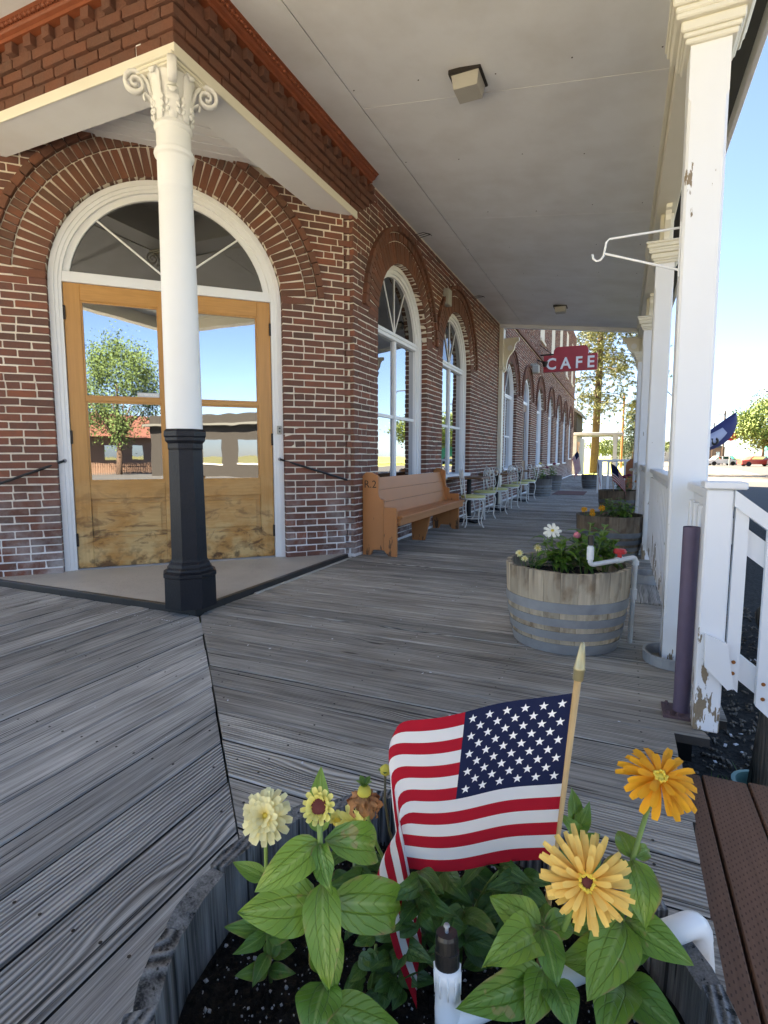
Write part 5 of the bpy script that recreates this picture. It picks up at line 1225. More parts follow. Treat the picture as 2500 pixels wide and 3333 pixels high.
zinnia(z4, fo, (.16, -.50, .85), .041, [(17, 1.0, -.14, -.02), (14, .86, .10, .05), (8, .55, .40, .1)], 'petal_orange', 'floret', 18, .25, corer=.17)
for b, t, w in (((1366, 1855, .655), (1335, 1790, .69), 60), ((1366, 1858, .65), (1398, 2010, .605), 96), ((1362, 1860, .655), (1305, 1900, .69), 70), ((1350, 1985, .645), (1500, 2085, .60), 92), ((1346, 1990, .64), (1270, 2160, .58), 126), ((1345, 1975, .65), (1225, 2010, .67), 84), ((1342, 2060, .64), (1215, 2075, .63), 110), ((1340, 2120, .64), (1480, 2240, .58), 104), ((1336, 2120, .64), (1300, 2260, .56), 120), ((1352, 1950, .65), (1420, 1975, .68), 62), ((1340, 2075, .64), (1405, 2020, .67), 60), ((1368, 1850, .66), (1405, 1832, .68), 40)): PL(z4, b, t, w)
# ---- fresh leaf sprig behind the stick
b5 = soil_at(1245, 1990); z5 = thing('leafy_plant', b5, 'upright leafy green sprig just right of the flag stick', 'plant')
stem(z5, [b5, atd(1245, 1850, .80), atd(1243, 1760, .80)], .0024)
for b, t, w in (((1243, 1790, .80), (1235, 1700, .82), 44), ((1243, 1800, .80), (1275, 1735, .80), 42), ((1245, 1810, .80), (1215, 1760, .79), 44), ((1245, 1840, .80), (1295, 1800, .80), 52), ((1245, 1850, .80), (1200, 1850, .78), 52), ((1246, 1880, .80), (1300, 1860, .80), 52), ((1246, 1900, .80), (1250, 1985, .75), 60)): PL(z5, b, t, w, 'leaf_mid')
# ---- dark dahlia foliage in the middle
b6 = soil_at(985, 2060); z6 = thing('dahlia_plant', b6, 'bushy dark green dahlia foliage under the flag with wilted brown bloom', 'plant')
rr6 = random.Random(5)
stems6 = [(850, 1900), (905, 1890), (960, 1880), (1020, 1885), (1080, 1880), (1130, 1890), (1000, 1960), (920, 1975), (1085, 1975), (860, 2010), (790, 1890), (760, 1850)]
for sx, sy in stems6:
    dp = rr6.uniform(.70, .79); top = atd(sx, sy, dp); stem(z6, [b6, (b6+top)/2+np.array([0, .01, .03]), top], .0022)
    for k in range(8):
        dy = k//2*30+rr6.uniform(-10, 10); a = rr6.uniform(-.5, .9) if k % 2 else math.pi-rr6.uniform(-.5, .9); ln = rr6.uniform(48, 92)
        PL(z6, (sx, sy+dy, dp-.002*k), (sx+math.cos(a)*ln, sy+dy+abs(math.sin(a))*ln*.75+18, dp-rr6.uniform(.0, .06)), ln*.66, 'leaf_deep', nh=CAMN+np.array([rr6.gauss(0, .25), rr6.gauss(0, .2), rr6.gauss(0, .2)]), wave=.05)
wf = atd(787, 1715, .74); stem(z6, [b6, atd(800, 1880, .75), wf], .0024)
m = MB(); m.lathe([(.003, .012), (.008, .009), (.010, .002), (.006, -.006)], 10, O=wf); fl = m.obj('flower', 'petal_lemon', z6, smooth=True, label='wilted brown dahlia bloom')
for k in range(15):
    a = k*2.4; lr = random.uniform(.6, 1.2); p = wf+np.array([math.cos(a)*.006, math.sin(a)*.006, .001]); e = p+np.array([math.cos(a)*.009*lr, math.sin(a)*.009*lr, -.030*random.uniform(.6, 1.1)])
    m = MB(); leaf_mesh(m, p, e, .014, (math.cos(a), math.sin(a), .3), .25, .5, 0, 7, 'round', .25); m.obj('petal', 'dried_petal', fl, smooth=True)
for k in range(5):
    a = k*1.25; m = MB(); p = wf+np.array([0, 0, .009]); leaf_mesh(m, p, p+np.array([math.cos(a)*.012, math.sin(a)*.012, .012]), .010, (0, 0, 1), .1, .1, 0, 5, 'round'); m.obj('sepal', 'leaf_mid', fl, smooth=True)
stem(z6, [b6, atd(815, 1850, .77), atd(832, 1672, .78)], .0018, 'stem_dark')
m = MB(); m.lathe([(.002, -.008), (.008, -.003), (.0085, .003), (.002, .009)], 9, O=atd(833, 1664, .78)); bd = m.obj('bud', 'petal_lemon', z6, smooth=True)
for k in range(5):
    a = k*1.25; p = atd(833, 1664, .78)-np.array([0, 0, .004]); m = MB(); leaf_mesh(m, p, p+np.array([math.cos(a)*.012, math.sin(a)*.012, .006]), .008, (0, 0, 1), .2, .1, 0, 5, 'round'); m.obj('sepal', 'leaf_mid', bd, smooth=True)
zinnia(z6, atd(768, 1785, .76), (.0, -.6, .8), .026, [(11, 1.0, .75, -.1), (9, .8, 1.0, 0)], 'petal_lemon', 'floret', 6, .42, corer=.2, label='pale lemon dahlia flower half hidden by leaves')
zinnia(z6, atd(728, 1775, .77), (.0, -.3, .95), .014, [(10, 1.0, 1.1, -.1)], 'petal_lemon', 'floret', 0, .5, corer=.4)
# ---- low seedlings hanging over the soil at left centre
b7 = soil_at(800, 2150); z7 = thing('leafy_plant', b7, 'low dark leafed seedling on the soil left of the sprinkler', 'plant')
for i in range(16):
    a = rr6.uniform(0, 6.28); bx, by = 815+rr6.uniform(-50, 60), 2090+rr6.uniform(-70, 60); PL(z7, (bx, by, .68), (bx+math.cos(a)*46, by+abs(math.sin(a))*40+8, .66), 38, 'leaf_deep')
stem(z7, [b7, atd(810, 2100, .68), atd(812, 2040, .69)], .002)

# ================================================================ foreground flag
fg = thing('stick_flag', soil_at(1166, 2080), 'small american flag on a wooden stick with gold tip in the foreground barrel', 'flag')
q0 = soil_at(1166, 2080); dpt = (q0-EYE) @ FW
def onp(Dx, Dy): return atd(Dx, Dy, dpt-.012+(Dy-2080)*.000035)
pb0, pb1 = q0-np.array([0, 0, .05]), onp(1249, 1462)
m = MB(); m.tube([pb0, q0, pb1], .0048, 10); m.obj('stick', 'dowel', fg, smooth=True)
ax = nrm(pb1-q0); m = MB(); m.tube([pb1-ax*.004, pb1+ax*.010, pb1+ax*.0105, pb1+ax*.013, pb1+ax*.030, pb1+ax*.044, pb1+ax*.047], [.0068, .0072, .0082, .0070, .0052, .0030, .001], 14); m.obj('tip', 'finial_gold', fg, smooth=True)
hT, hB = onp(1236, 1497), onp(1195, 1857); HO = np.linalg.norm(hB-hT); FLY = HO*1.58
hd = nrm(hB-hT); lf = nrm(-RT-hd*((-RT) @ hd)); aw = np.cross(lf, hd); aw = aw if aw @ FW > 0 else -aw
def cloth(u, v):
    # arc-length march so that the cloth keeps its length
    n = 40; p = hT+(hB-hT)*v; ph = 0
    us = u*FLY*(1+.08*v**5*max(0., u-.55)/.45)
    st = FLY/n; d = 0.
    while d < us-1e-9:
        s_ = min(st, us-d); k = min(1., (d+s_/2)/FLY)
        w = .30*math.sin(k*11+v*1.3+.4)*min(1, k*5)*(1-.3*v)
        st0 = .565+.035*math.sin(v*7+.6)
        tu = min(1., max(0., (k-st0)/.13)); ph_ = R(97)*tu*tu*(3-2*tu)
        sag = (.10+.05*v)*k-.12*(1-v)*math.sin(min(1, k/.5)*math.pi)
        fan = .34*(1-v)-.75*v*v+.10*math.sin(v*16)
        dir_ = lf*(math.cos(ph_)-.42*tu*v*v-.10*max(0, k-.85)*7*v)+(hd*(1.0-.2*(1-v))+aw*(fan+.25*math.sin(k*26+v*14)))*math.sin(ph_)+aw*w*math.cos(ph_)+hd*(.25-.13*v+.05*math.sin(k*9))*math.cos(ph_)
        dir_ = nrm(dir_)
        p = p+dir_*s_; d += s_
    # ripples across
    p = p+aw*(.0045*math.sin(v*19+u*7)*max(0, u-.55)*2.4)
    return p
NU, NV = 60, 39; m = MB(); m.uv = []
for i in range(NU+1):
    for j in range(NV+1): m.v.append(tuple(cloth(i/NU, j/NV))); m.uv.append((min(.99999, i/NU), min(.99999, j/NV)))
m.f = [(i*(NV+1)+j, (i+1)*(NV+1)+j, (i+1)*(NV+1)+j+1, i*(NV+1)+j+1) for i in range(NU) for j in range(NV)]
fcl = m.obj('cloth', 'flag_cloth', fg, smooth=True)
m = MB(); sr = .0275
for row in range(9):
    for col in range(6 if row % 2 == 0 else 5):
        cu = .40*((2*col+1 if row % 2 == 0 else 2*col+2)/12); cv = 7/13*((row+1)/10)
        for side in (-1, 1):
            V = []
            for k in range(10):
                a = -math.pi/2+k*math.pi/5; r_ = sr*(1 if k % 2 == 0 else .40); V.append(cloth(cu+r_*math.cos(a)/1.52, cv+r_*math.sin(a))+aw*side*.0007)
            c = cloth(cu, cv)+aw*side*.0007; m.add([c]+V, [(0, 1+k, 1+(k+1) % 10) for k in range(10)])
m.obj('stars', 'flag_white', fcl, kind='stuff')

# ================================================================ plants in the other barrels
def shared_leaf(mat, shape='ovate', w=.5):
    m = MB(); leaf_mesh(m, (0, 0, 0), (1, 0, 0), w, (0, 0, 1), .12, .25, .25, 8, shape, .04)
    me = bpy.data.meshes.new('leaf'); me.from_pydata(m.v, [], m.f); l = me.uv_layers.new(); idx = np.zeros(len(me.loops), dtype=np.int32); me.loops.foreach_get('vertex_index', idx); l.data.foreach_set('uv', np.array(m.uv, dtype=np.float32)[idx].ravel())
    me.materials.append(MAT[mat]); me.polygons.foreach_set('use_smooth', [True]*len(me.polygons)); me.update(); return me
SLV = {k: shared_leaf(k) for k in ('leaf_zinnia', 'leaf_deep', 'leaf_mid')}
def bush(x, y, z, h, spread, nst, nlv, ll, mat, label, flowers=(), joined=False, group=None):
    o = thing('flowering_plant' if flowers else 'leafy_plant', (x, y, z), label, 'plant', group); rg = random.Random(int(x*1000+y*77+h*31))
    J = MB(); J.uv = []
    for s_ in range(nst):
        a = rg.uniform(0, 6.28); r_ = spread*math.sqrt(rg.random()); top = np.array([x+r_*math.cos(a), y+r_*math.sin(a), z+h*rg.uniform(.6, 1.)]); b = np.array([x+r_*.3*math.cos(a), y+r_*.3*math.sin(a), z])
        stem(o, [b, (b+top)/2+np.array([0, 0, .01]), top], .003)
        for k in range(nlv):
            t = .25+.75*(k+.5)/nlv; P = b+(top-b)*t; an = k*2.4+rg.random(); e = rg.uniform(-.25, .55); L = ll*rg.uniform(.7, 1.15)*(1.1-.35*t)
            xd = np.array([math.cos(an)*math.cos(e), math.sin(an)*math.cos(e), math.sin(e)])
            if joined: leaf_mesh(J, P, P+xd*L, L*.5, (0, 0, 1), .12, .2, .2, 4)
            else:
                yd = nrm(np.cross((0, 0, 1), xd)); zd = np.cross(xd, yd); lo = bpy.data.objects.new('leaf', SLV[mat]); link(lo, o); m4 = Matrix.Identity(4); Mm = np.stack([xd*L, yd*L, zd*L], 1)
                for i in range(3):
                    for j in range(3): m4[i][j] = Mm[i][j]
                    m4[i][3] = float((P-np.array([x, y, z]))[i])
                lo.matrix_basis = m4
    if joined: J.obj('foliage', mat, o, smooth=True, kind='stuff')
    for (dx, dy, dz, rad, pm) in flowers:
        c = np.array([x+dx, y+dy, z+dz]); stem(o, [np.array([x+dx*.4, y+dy*.4, z]), c-np.array([0, 0, dz*.4]), c], .0025)
        if pm == 'bud': m = MB(); m.lathe([(.004, -rad), (rad, -rad*.2), (rad*.8, rad*.6), (.002, rad)], 10, O=c); m.obj('bud', 'petal_pink', o, smooth=True)
        elif joined: 
            m = MB(); m.lathe([(rad*.3, -rad*.3), (rad, .0), (rad*.6, rad*.5), (rad*.1, rad*.6)], 9, O=c); m.v = [tuple(np.array(v)+RNG.normal(0, rad*.12, 3)) for v in m.v]; m.obj('flower', pm, o)
        else: zinnia(o, c, (.1, -.8, .6), rad, [(9, 1.0, .05, 0), (7, .75, .3, .08)], pm, 'floret', 5, .5, corer=.22)
    return o
x, y = B1; z = .38
bush(x+.10, y-.02, z, .33, .11, 6, 12, .11, 'leaf_mid', 'leafy green plant with tall stem in middle of pale barrel')
bush(x-.03, y+.0, z, .25, .14, 8, 10, .115, 'leaf_mid', 'dark leafed dahlia with white flower and pink bud in pale barrel', [(-.05, -.06, .27, .044, 'petal_white'), (.08, .02, .24, .022, 'bud')])
bush(x+.20, y+.10, z, .27, .08, 4, 10, .11, 'leaf_mid', 'leafy sprig beside sprinkler cap in pale barrel')
bush(x-.20, y+.02, z, .13, .08, 4, 6, .05, 'leaf_deep', 'small plant with pale yellow blooms at left of pale barrel', [(-.07, -.05, .12, .020, 'petal_cream'), (-.03, -.1, .10, .018, 'petal_cream'), (.03, .0, .15, .02, 'petal_cream'), (.08, .05, .23, .018, 'petal_white')])
x, y = -.085, 6.38
bush(x+.09, y, .36, .30, .16, 9, 10, .11, 'leaf_mid', 'leafy plants in second barrel on the deck')
bush(x-.2, y-.05, .36, .12, .12, 5, 6, .06, 'leaf_deep', 'orange marigolds at left of second barrel', [(-.06, -.06, .14, .032, 'petal_orange'), (.03, -.1, .10, .028, 'petal_orange'), (.12, .0, .16, .034, 'petal_orange'), (.02, .05, .12, .026, 'petal_orange')])
x, y = -.01, 10.75
bush(x+.08, y, .38, .36, .22, 9, 9, .11, 'leaf_deep', 'bushy maroon and white flowered plant in dark barrel', [(.08, -.1, .36, .05, 'petal_maroon'), (.2, 0, .38, .05, 'petal_white'), (.0, .05, .32, .05, 'petal_maroon'), (.22, -.12, .25, .05, 'petal_orange'), (.12, .1, .45, .05, 'petal_white'), (-.02, -.15, .2, .04, 'petal_maroon')], True)
bush(-2.03, 15.3, .38, .42, .22, 8, 8, .13, 'leaf_mid', 'leafy flowering plant in nearer grey barrel by wall', [(.1, -.1, .45, .05, 'petal_white'), (.2, 0, .40, .05, 'petal_maroon'), (0, .1, .5, .05, 'petal_cream')], True)
bush(-2.05, 18.2, .38, .40, .24, 8, 8, .13, 'leaf_mid', 'leafy plant in farther grey barrel by wall', [(.1, 0, .45, .06, 'petal_maroon'), (.2, -.1, .4, .05, 'petal_white')], True)
bush(-.86, 19.6, .38, .16, .25, 7, 6, .10, 'leaf_deep', 'low dark plant in far outer barrel', (), True)
# ---- small flags on the far boardwalk
def small_flag(base, top, H, L, ldir, label, mstripe=True, sway=.4):
    o = thing('stick_flag', base, label, 'flag', 'small far flags'); base = np.array(base, float); top = np.array(top, float); ld = nrm(ldir)
    m = MB(); m.tube([base, top], .006, 6); m.obj('stick', 'dowel', o)
    dn_ = nrm(base-top); m = MB(); m.uv = []; nu, nv = 14, 13
    side = nrm(np.cross(ld, dn_))
    for i in range(nu+1):
        for j in range(nv+1):
            u, v = i/nu, j/nv; p = top+dn_*(v*H+.02)+ld*u*L*(1-.35*u)+np.array([0, 0, -1])*u*u*L*sway*1.3+side*.03*math.sin(u*8+v*2)*u
            m.v.append(tuple(p)); m.uv.append((min(u, .999), min(v, .999)))
    m.f = [(i*(nv+1)+j, (i+1)*(nv+1)+j, (i+1)*(nv+1)+j+1, i*(nv+1)+j+1) for i in range(nu) for j in range(nv)]
    m.obj('cloth', 'flag_cloth', o, smooth=True); return o
small_flag((-.08, 10.5, .37), (-.16, 10.36, .98), .32, .42, (.85, -.1, -.5), 'small striped flag drooping from stick in dark stained barrel', sway=.35)
small_flag((-.55, 16.8, .0), (-.60, 16.8, .95), .36, .40, (.3, -.5, -.8), 'small flag hanging beside far white rail', sway=.9)
small_flag((-2.2, 27.5, .9), (-1.9, 27.4, 1.35), .45, .55, (.5, -.4, -.8), 'small flag hanging from far end of brick building', sway=.9)
# far rail with white post
fr_ = thing('railing', (-.3, 17.0, 0), 'far white railing with square post beyond the porch end', 'railing')
m = MB(); m.box((-.62, 17.0, 0), (-.48, 17.14, .98), bev=.01); m.obj('post', 'white_paint', fr_); m = MB(); m.box((-.62, 17.03, .92), (.62, 17.11, .99), bev=.006); m.obj('top_rail', 'white_paint', fr_)
for i in range(5): m = MB(); m.box((-.35+i*.22, 17.05, .1), (-.29+i*.22, 17.09, .92)); m.obj('baluster', 'white_paint', fr_)
cb = thing('chair_back', (.42, 15.6, 0), 'rounded orange brown wooden chair back beyond far rail', 'chair'); 
m = MB(); m.prism([(-.2, .0)]+[(.2*math.cos(math.pi-t_), .80+.2*math.sin(t_)) for t_ in np.linspace(0, math.pi, 10)]+[(.2, .0)], (1, 0, 0), (0, 0, 1), (0, 1, 0), (.33, 15.6, .02), -.02, .02); m.obj('back_panel', 'brown_board', cb)
m = MB(); m.box((.13, 15.62, .40), (.53, 16.02, .44)); m.obj('seat', 'brown_board', cb); 
# blue flag hung outside the second post
bf = thing('blue_flag', (.42, 6.3, 1.9), 'navy flag with pale edge blowing out past near post', 'flag')
m = MB(); m.tube([(.40, 6.3, 1.75), (.80, 6.25, 1.32)], .008, 6); m.obj('flagpole', 'white_paint', bf)
O_ = atd(1540, 965, 6.6); 
def bfp(u, v): # u along length, v across
    P = np.array([(1500, 978), (1562, 974), (1602, 938), (1590, 890)]); Q = np.array([(1500, 952), (1534, 930), (1560, 908), (1590, 890)])
    def bz_(C, t): return C[0]*(1-t)**3+3*C[1]*t*(1-t)**2+3*C[2]*t*t*(1-t)+C[3]*t**3
    p = bz_(P, u)*(1-v)+bz_(Q, u)*v; bulge = math.sin(math.pi*v)*(1-u*.7)*.12
    return atd(p[0]-.0, p[1], 6.55-bulge)
m = MB(); nu, nv = 12, 8
for i in range(nu+1):
    for j in range(nv+1): m.v.append(tuple(bfp(i/nu, j/nv)))
m.f = [(i*(nv+1)+j, (i+1)*(nv+1)+j, (i+1)*(nv+1)+j+1, i*(nv+1)+j+1) for i in range(nu) for j in range(nv)]; m.obj('cloth', 'navy_cloth', bf, smooth=True)
m = MB()
for i in range(7):
    for j in range(6): u = i/6; m.v.append(tuple(bfp(.05+.50*u, .10+.85*(j/5)*(1-.55*u)+.25*u)-FW*.025))
m.f = [(i*6+j, (i+1)*6+j, (i+1)*6+j+1, i*6+j+1) for i in range(6) for j in range(5)]; m.obj('turned_edge', 'pale_cloth', bf, smooth=True)
m = MB(); C = atd(1545, 952, 6.44)
m.tube([C+RT*r_*math.cos(a)+np.array([0, 0, 1])*r_*math.sin(a)*1.1 for a, r_ in [(t_*.42+2.6, .035*(1-t_/17)+.012) for t_ in range(13)]], .014, 6); m.obj('emblem', 'black_plastic', bf, smooth=True)

# ================================================================ background
def broadleaf(x, y, h, r, label, nl=9000, mat='leaf_tree', z0=-.36, trunk=.28, group='street trees', ls=.16, frac=.35):
    o = thing('tree', (x, y, z0), label, 'tree', group); rg = np.random.default_rng(int(abs(x*13+y*7)))
    th = h*frac; m = MB(); m.tube([(x, y, z0), (x+.1, y, z0+th*.5), (x, y+.1, z0+th), (x+.1, y, z0+h*.7)], [trunk, trunk*.8, trunk*.65, trunk*.2], 10)
    for k in range(7):
        a = k*2.4; m.tube([(x, y, z0+th*(.8+.1*k/3)), (x+r*.35*math.cos(a), y+r*.35*math.sin(a), z0+th+h*.15), (x+r*.7*math.cos(a), y+r*.7*math.sin(a), z0+th+h*.25+.05*h*(k % 3))], [trunk*.4, trunk*.25, trunk*.08], 6)
    m.obj('trunk', 'bark', o, smooth=True)
    nc = 60; cc = rg.normal(0, 1, (nc, 3)); cc /= np.linalg.norm(cc, axis=1)[:, None]; cc *= rg.uniform(.35, 1., (nc, 1))**.5*np.array([r, r, (h-th)*.5]); cc[:, 2] += z0+th+(h-th)*.5; cc[:, 0] += x; cc[:, 1] += y
    pk = rg.integers(0, nc, nl); P = cc[pk]+rg.normal(0, 1, (nl, 3))*np.array([r, r, h*.5])*.13
    A = rg.normal(0, 1, (nl, 3)); A /= np.linalg.norm(A, axis=1)[:, None]; Bv = np.cross(A, rg.normal(0, 1, (nl, 3))); Bv /= np.linalg.norm(Bv, axis=1)[:, None]; s_ = ls*rg.uniform(.6, 1.3, (nl, 1))
    V = np.stack([P-A*s_, P+Bv*s_*.5, P+A*s_, P-Bv*s_*.5], 1).reshape(-1, 3); me = MB(); me.v = [tuple(v) for v in V]; me.f = [(4*i, 4*i+1, 4*i+2, 4*i+3) for i in range(nl)]; me.obj('crown', mat, o, kind='stuff'); return o
def conifer(x, y, h, r, label, mat, nb, needles, pine=False, z0=-.36, trunk=.3, group='conifers beyond the boardwalk'):
    o = thing('pine_tree' if pine else 'spruce_tree', (x, y, z0), label, 'tree', group); rg = np.random.default_rng(int(abs(x*17+y*3)))
    m = MB(); m.tube([(x, y, z0), (x+.15, y, z0+h*.4), (x, y, z0+h*.98)], [trunk, trunk*.75, trunk*.08], 10); m.obj('trunk', 'bark', o, smooth=True)
    Vn = []; br = MB()
    for k in range(nb):
        t = rg.uniform(.22, .99) if pine else rg.uniform(.05, .99); zz = z0+h*t; a = rg.uniform(0, 6.28); L = r*(1-t)**(.5 if pine else .9)*rg.uniform(.7, 1.1)+.25
        P = [np.array([x, y, zz])]; d = np.array([math.cos(a), math.sin(a), .15 if pine else -.1])
        for s_ in range(5): d = d+np.array([rg.normal(0, .12), rg.normal(0, .12), -.13 if pine else -.06]); P.append(P[-1]+d*L/5)
        br.tube(P, [.055*trunk*2*(1-.17*s_) for s_ in range(6)], 5)
        for s_ in range(1, 6):
            for q in range(needles):
                c = P[s_]+rg.normal(0, .22 if pine else .14, 3)*(L*.5+.3) if pine else P[s_]+rg.normal(0, .09, 3)*(L+.3)
                nn_ = 12 if pine else 5
                for g in range(nn_):
                    e = rg.normal(0, 1, 3); e /= np.linalg.norm(e); 
                    if not pine: e = e*.6+np.array([0, 0, -.5])+nrm(d)*.4
                    w = np.cross(e, rg.normal(0, 1, 3)); w /= np.linalg.norm(w); l = (.34 if pine else .30)*rg.uniform(.6, 1.2); Vn += [c-w*.030, c+w*.030, c+e*l] if pine else [c-w*.06, c+w*.06, c+e*l]
    br.obj('limbs', 'bark', o, smooth=True); c = MB(); c.v = [tuple(v) for v in Vn]; c.f = [(3*i, 3*i+1, 3*i+2) for i in range(len(Vn)//3)]; c.obj('crown', mat, o, kind='stuff'); return o
conifer(-2.1, 50, 24, 6.2, 'tall pine with bare lower trunk beyond the brick building', 'needle', 120, 8, True, trunk=.36)
conifer(1.6, 86, 9.6, 3.2, 'dark pointed spruce beyond the far rail', 'spruce_needle', 150, 4, False, trunk=.2)
broadleaf(20.5, 95, 9.5, 5.2, 'rounded green street tree with thick trunk across the road', 9000, ls=.22, frac=.30, trunk=.75)
broadleaf(30, 97, 9., 5., 'street tree right of the rounded tree', 6000, ls=.22); broadleaf(26, 130, 14, 4., 'taller thin topped tree behind the street trees', 2500, 'leaf_far', ls=.22)
broadleaf(6, 150, 6, 6., 'low hazy tree far down the street', 3000, 'leaf_far', ls=.25); broadleaf(-1.5, 120, 5, 5., 'far low bush behind the spruce', 3000, 'leaf_far', ls=.25)
broadleaf(23.0, -28.5, 10.5, 3.4, 'leafy tree across the intersection reflected in the doors', 20000, 'leaf_deep_tree', ls=.10, frac=.25, group='reflected trees')
m = MB(); m.tube([(.05, 74, -.36), (.1, 74, 8.5)], .13, 8); o = m.obj('utility_pole', 'pole_orange'); tag(o, 'orange brown utility pole between the pine and spruce', 'pole')
# small white porch house beyond the boardwalk
wh = thing('white_house', (-3, 38, 0), 'low white building with flat porch roof and posts at boardwalk end', 'house')
m = MB(); m.box((-9, 35.6, -.36), (-2.55, 44, 2.35)); m.obj('wall', 'siding_white', wh); m = MB(); m.box((-2.7, 35.2, 2.36), (.05, 39, 2.52), bev=.02); m.obj('porch_roof', 'siding_white', wh)
for i, yy in enumerate((35.4, 38.7)): m = MB(); m.box((-.45, yy, -.3), (-.25, yy+.2, 2.36)); m.box((-.5, yy-.05, 2.1), (-.2, yy+.25, 2.359)); m.obj('porch_post', 'siding_white', wh)
m = MB(); m.prism([(-6.5, 2.36), (-2.75, 2.36), (-2.75, 3.9), (-4.6, 5.2), (-6.5, 3.9)], (1, 0, 0), (0, 0, 1), (0, 1, 0), (0, 0, 0), 38, 44); m.obj('gable', 'barn_wood', wh)
m = MB(); m.prism([(-6.8, 3.7), (-4.6, 5.25), (-2.5, 3.75), (-2.5, 3.95), (-4.6, 5.45), (-6.8, 3.95)], (1, 0, 0), (0, 0, 1), (0, 1, 0), (0, 0, 0), 37.6, 44.2); m.obj('roof', 'roof_dark', wh)
for yy in (36.2, 37.4): m = MB(); m.box((-2.549, yy, .2), (-2.53, yy+.5, 2.0)); m.obj('window', 'glass', wh)
# lawn strip and roadside things
sheet('lawn', [(-40, 45), (2., 45), (2.0, 140), (-40, 140)], -.3605, 'lawn'); sheet('lawn_verge', [(19, 82), (70, 82), (70, 130), (27, 130)], -.350, 'lawn')
def car(x, y, rz, mat, label):
    o = thing('parked_car', (x, y, -.35), label, 'car', 'cars parked down the street'); M_ = rotm(rz); Ov = np.array([x, y, -.35])
    m = MB(); P = [(-2.2, .3), (-2.2, .85), (-1.3, .95), (-.8, 1.45), (.8, 1.45), (1.3, .95), (2.1, .85), (2.2, .6), (2.2, .3)]
    m.prism(P, M_ @ np.array([1, 0, 0]), (0, 0, 1), M_ @ np.array([0, 1, 0]), Ov, -.85, .85); m.obj('body', mat, o)
    for s_ in (-1, 1):
        m = MB(); m.prism([(-1.05, 1.0), (-.72, 1.38), (.72, 1.38), (1.1, 1.0)], M_ @ np.array([1, 0, 0]), (0, 0, 1), M_ @ np.array([0, 1, 0]), Ov, s_*.851, s_*.86); m.obj('window', 'glass', o)
        for cx in (-1.35, 1.35): m = MB(); m.lathe([(.33, -.1), (.33, .1)], 14, O=Ov+M_ @ np.array([cx, s_*.8, .33]), M=M_ @ rotm(0, 0, R(90))); m.obj('wheel', 'tyre', o)
car(17.8, 92, .2, 'car_red', 'red car parked below the rounded street tree'); car(21., 90, .2, 'car_dark', 'dark car parked right of the red car'); car(12.5, 120, .3, 'car_white', 'white car far down the street')
th_ = thing('teal_shed', (24, 99, 0), 'teal painted shed behind the parked cars', 'shed'); m = MB(); m.box((21.3, 99, -.36), (29, 105, 3.)); m.obj('wall', 'teal_paint', th_); m = MB(); m.prism([(-.4, 0), (8.1, 0), (3.85, 1.6)], (1, 0, 0), (0, 0, 1), (0, 1, 0), (21.3, 0, 3.), 98.8, 105.2); m.obj('roof', 'roof_dark', th_)
for i, (x, y, w, h, mt, rf, lb) in enumerate(((12, 165, 7, 3.6, 'siding_white', 'roof_red', 'small pale house with red roof far down the street'), (21, 160, 6, 3.2, 'stucco', 'roof_dark', 'small tan house far down the street'), (2, 175, 8, 3.5, 'siding_white', 'roof_dark', 'pale low building at far end of street'))):
    hh = thing('far_house', (x, y, 0), lb, 'house', 'houses far down the street'); m = MB(); m.box((x-w/2, y, -.36), (x+w/2, y+6, h)); m.obj('wall', mt, hh); m = MB(); m.prism([(-w/2-.3, 0), (w/2+.3, 0), (0, 1.5)], (1, 0, 0), (0, 0, 1), (0, 1, 0), (x, 0, h), y-.3, y+6.3); m.obj('roof', rf, hh)
    for dx in (-1.4, 1.4): m = MB(); m.box((x+dx-.5, y-.03, 1.), (x+dx+.5, y-.005, 2.2)); m.obj('window', 'glass', hh)
sn = thing('oval_sign', (15.6, 98, 0), 'small dark red oval roadside sign far down the street', 'sign'); m = MB(); m.lathe([(.01, -.05), (1.1, -.05), (1.1, .05), (.01, .05)], 20, O=(15.4, 98, 4.1), M=rotm(0, 0, R(90)) @ np.diag([1, .6, 1])); m.obj('panel', 'sign_red', sn); m = MB(); m.tube([(15.4, 98.1, -.36), (15.4, 98.1, 3.6)], .08, 6); m.obj('pole', 'siding_white', sn)
sl_ = thing('street_light', (9.2, 40.5, 0), 'street lamp arm reaching in from right edge', 'street lamp'); m = MB(); m.tube([(11.5, 41, -.36), (11.5, 41, 6.1), (11.2, 41, 6.3), (9.1, 41, 6.35)], .05, 6); m.obj('pole', 'lead_grey', sl_); m = MB(); m.box((8.55, 40.9, 6.3), (9.2, 41.1, 6.42), bev=.03); m.obj('lamp_head', 'lead_grey', sl_)
for i, (x, y, h) in enumerate(((15., 70, 8.5), (16.5, 112, 9), (20., 150, 9))):
    up_ = thing('utility_pole', (x, y, -.36), ('nearest', 'middle', 'farthest')[i]+' brown utility pole with crossarm down the street', 'pole', 'utility poles down the street')
    m = MB(); m.tube([(x, y, -.36), (x, y, h)], .14, 8); m.obj('shaft', 'bark', up_); m = MB(); m.box((x-1.1, y-.06, h-.6), (x+1.1, y+.06, h-.48)); m.obj('crossarm', 'bark', up_)
car(14.6, 100, .25, 'car_white', 'white car parked left of the red car'); car(24.5, 88, .2, 'car_dark', 'dark car parked farthest right in the row'); car(16.3, 108, .3, 'car_dark', 'dark car half hidden behind the red car')
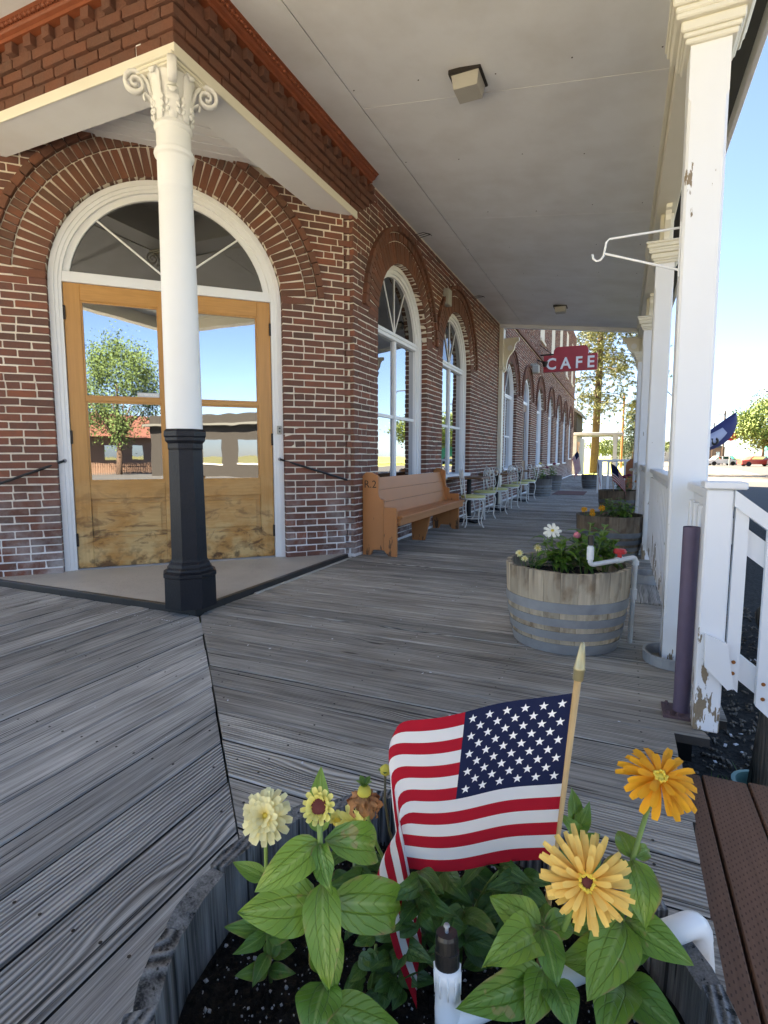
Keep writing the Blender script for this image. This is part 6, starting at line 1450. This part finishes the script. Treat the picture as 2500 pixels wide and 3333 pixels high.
# timber post with teal pot and log edging by the stairs
tp = thing('timber_post', (.565, 2.52, -.36), 'round weathered timber post at right edge below stair rail', 'post'); m = MB(); m.tube([(.565, 2.52, -.36), (.59, 2.51, .0), (.63, 2.50, .5)], [.042, .040, .038], 12); m.obj('shaft', 'old_timber', tp, smooth=True)
m = MB(); m.lathe([(.08, .0), (.095, .10), (.105, .10), (.105, .12), (.09, .12), (.075, .01)], 20, O=(.575, 2.49, -.357), cap=False); o = m.obj('flower_pot', 'teal_pot'); tag(o, 'pale teal plastic pot at foot of timber post', 'pot'); smooth_by_angle(o)
for i, (p0, p1, r_) in enumerate((((.95, 3.7, -.26), (1.6, 5.2, -.24), .12), ((1.0, 4.6, -.1), (2.0, 5.0, -.1), .10))):
    m = MB(); m.tube([p0, tuple((np.array(p0)+np.array(p1))/2+np.array([.02, 0, .01])), p1], [r_, r_*1.05, r_*.95], 12); o = m.obj('log', 'old_timber', smooth=True); tag(o, ('lower' if i == 0 else 'upper')+' weathered log lying on the bed behind stair rail', 'log', 'logs behind the stair rail')
# across the intersection, seen in the door glass
db = thing('wooden_storefront', (26, -16, 0), 'dark board storefront across the intersection', 'building'); m = MB(); m.box((22, -24, -.36), (34, -13., 4.0)); m.obj('wall', 'barn_wood', db); m = MB(); m.box((21.5, -24.3, 3.2), (34.3, -12.7, 3.35)); m.obj('awning', 'roof_dark', db)
for yy in (-22, -19, -16): m = MB(); m.box((21.96, yy, .6), (21.99, yy+1.6, 2.2)); w_ = m.obj('window', 'glass', db); m = MB(); m.box((21.94, yy-.1, .5), (21.959, yy+1.7, .6)); m.obj('sill', 'siding_white', w_)
rb = thing('red_roof_house', (20, -40, 0), 'tan house with red roof across the side street', 'house'); m = MB(); m.box((14, -42, -.36), (36, -35, 2.8)); m.obj('wall', 'stucco', rb); m = MB(); m.prism([(-43, 2.8), (-34, 2.8), (-38.5, 5.2)], (0, 1, 0), (0, 0, 1), (1, 0, 0), (0, 0, 0), 13.5, 36.5); m.obj('roof', 'roof_red', rb)
for xx in range(15, 34, 3): m = MB(); m.box((xx, -34.99, .8), (xx+1.3, -34.96, 2.1)); m.obj('window', 'glass', rb)
fn = thing('picket_fence', (20, -31, -.35), 'low picket fence across the intersection', 'fence')
for i in range(90): m = MB(); m.box((12+i*.2, -31, -.35), (12.1+i*.2, -30.97, .55)); m.obj('picket', 'stucco', fn)
m = MB(); m.box((12, -31.04, .2), (30, -31.001, .3)); m.obj('rail', 'stucco', fn)
sheet('far_corner_lot', [(11, -60), (80, -60), (80, -16), (11, -16)], -.3525, 'asphalt')
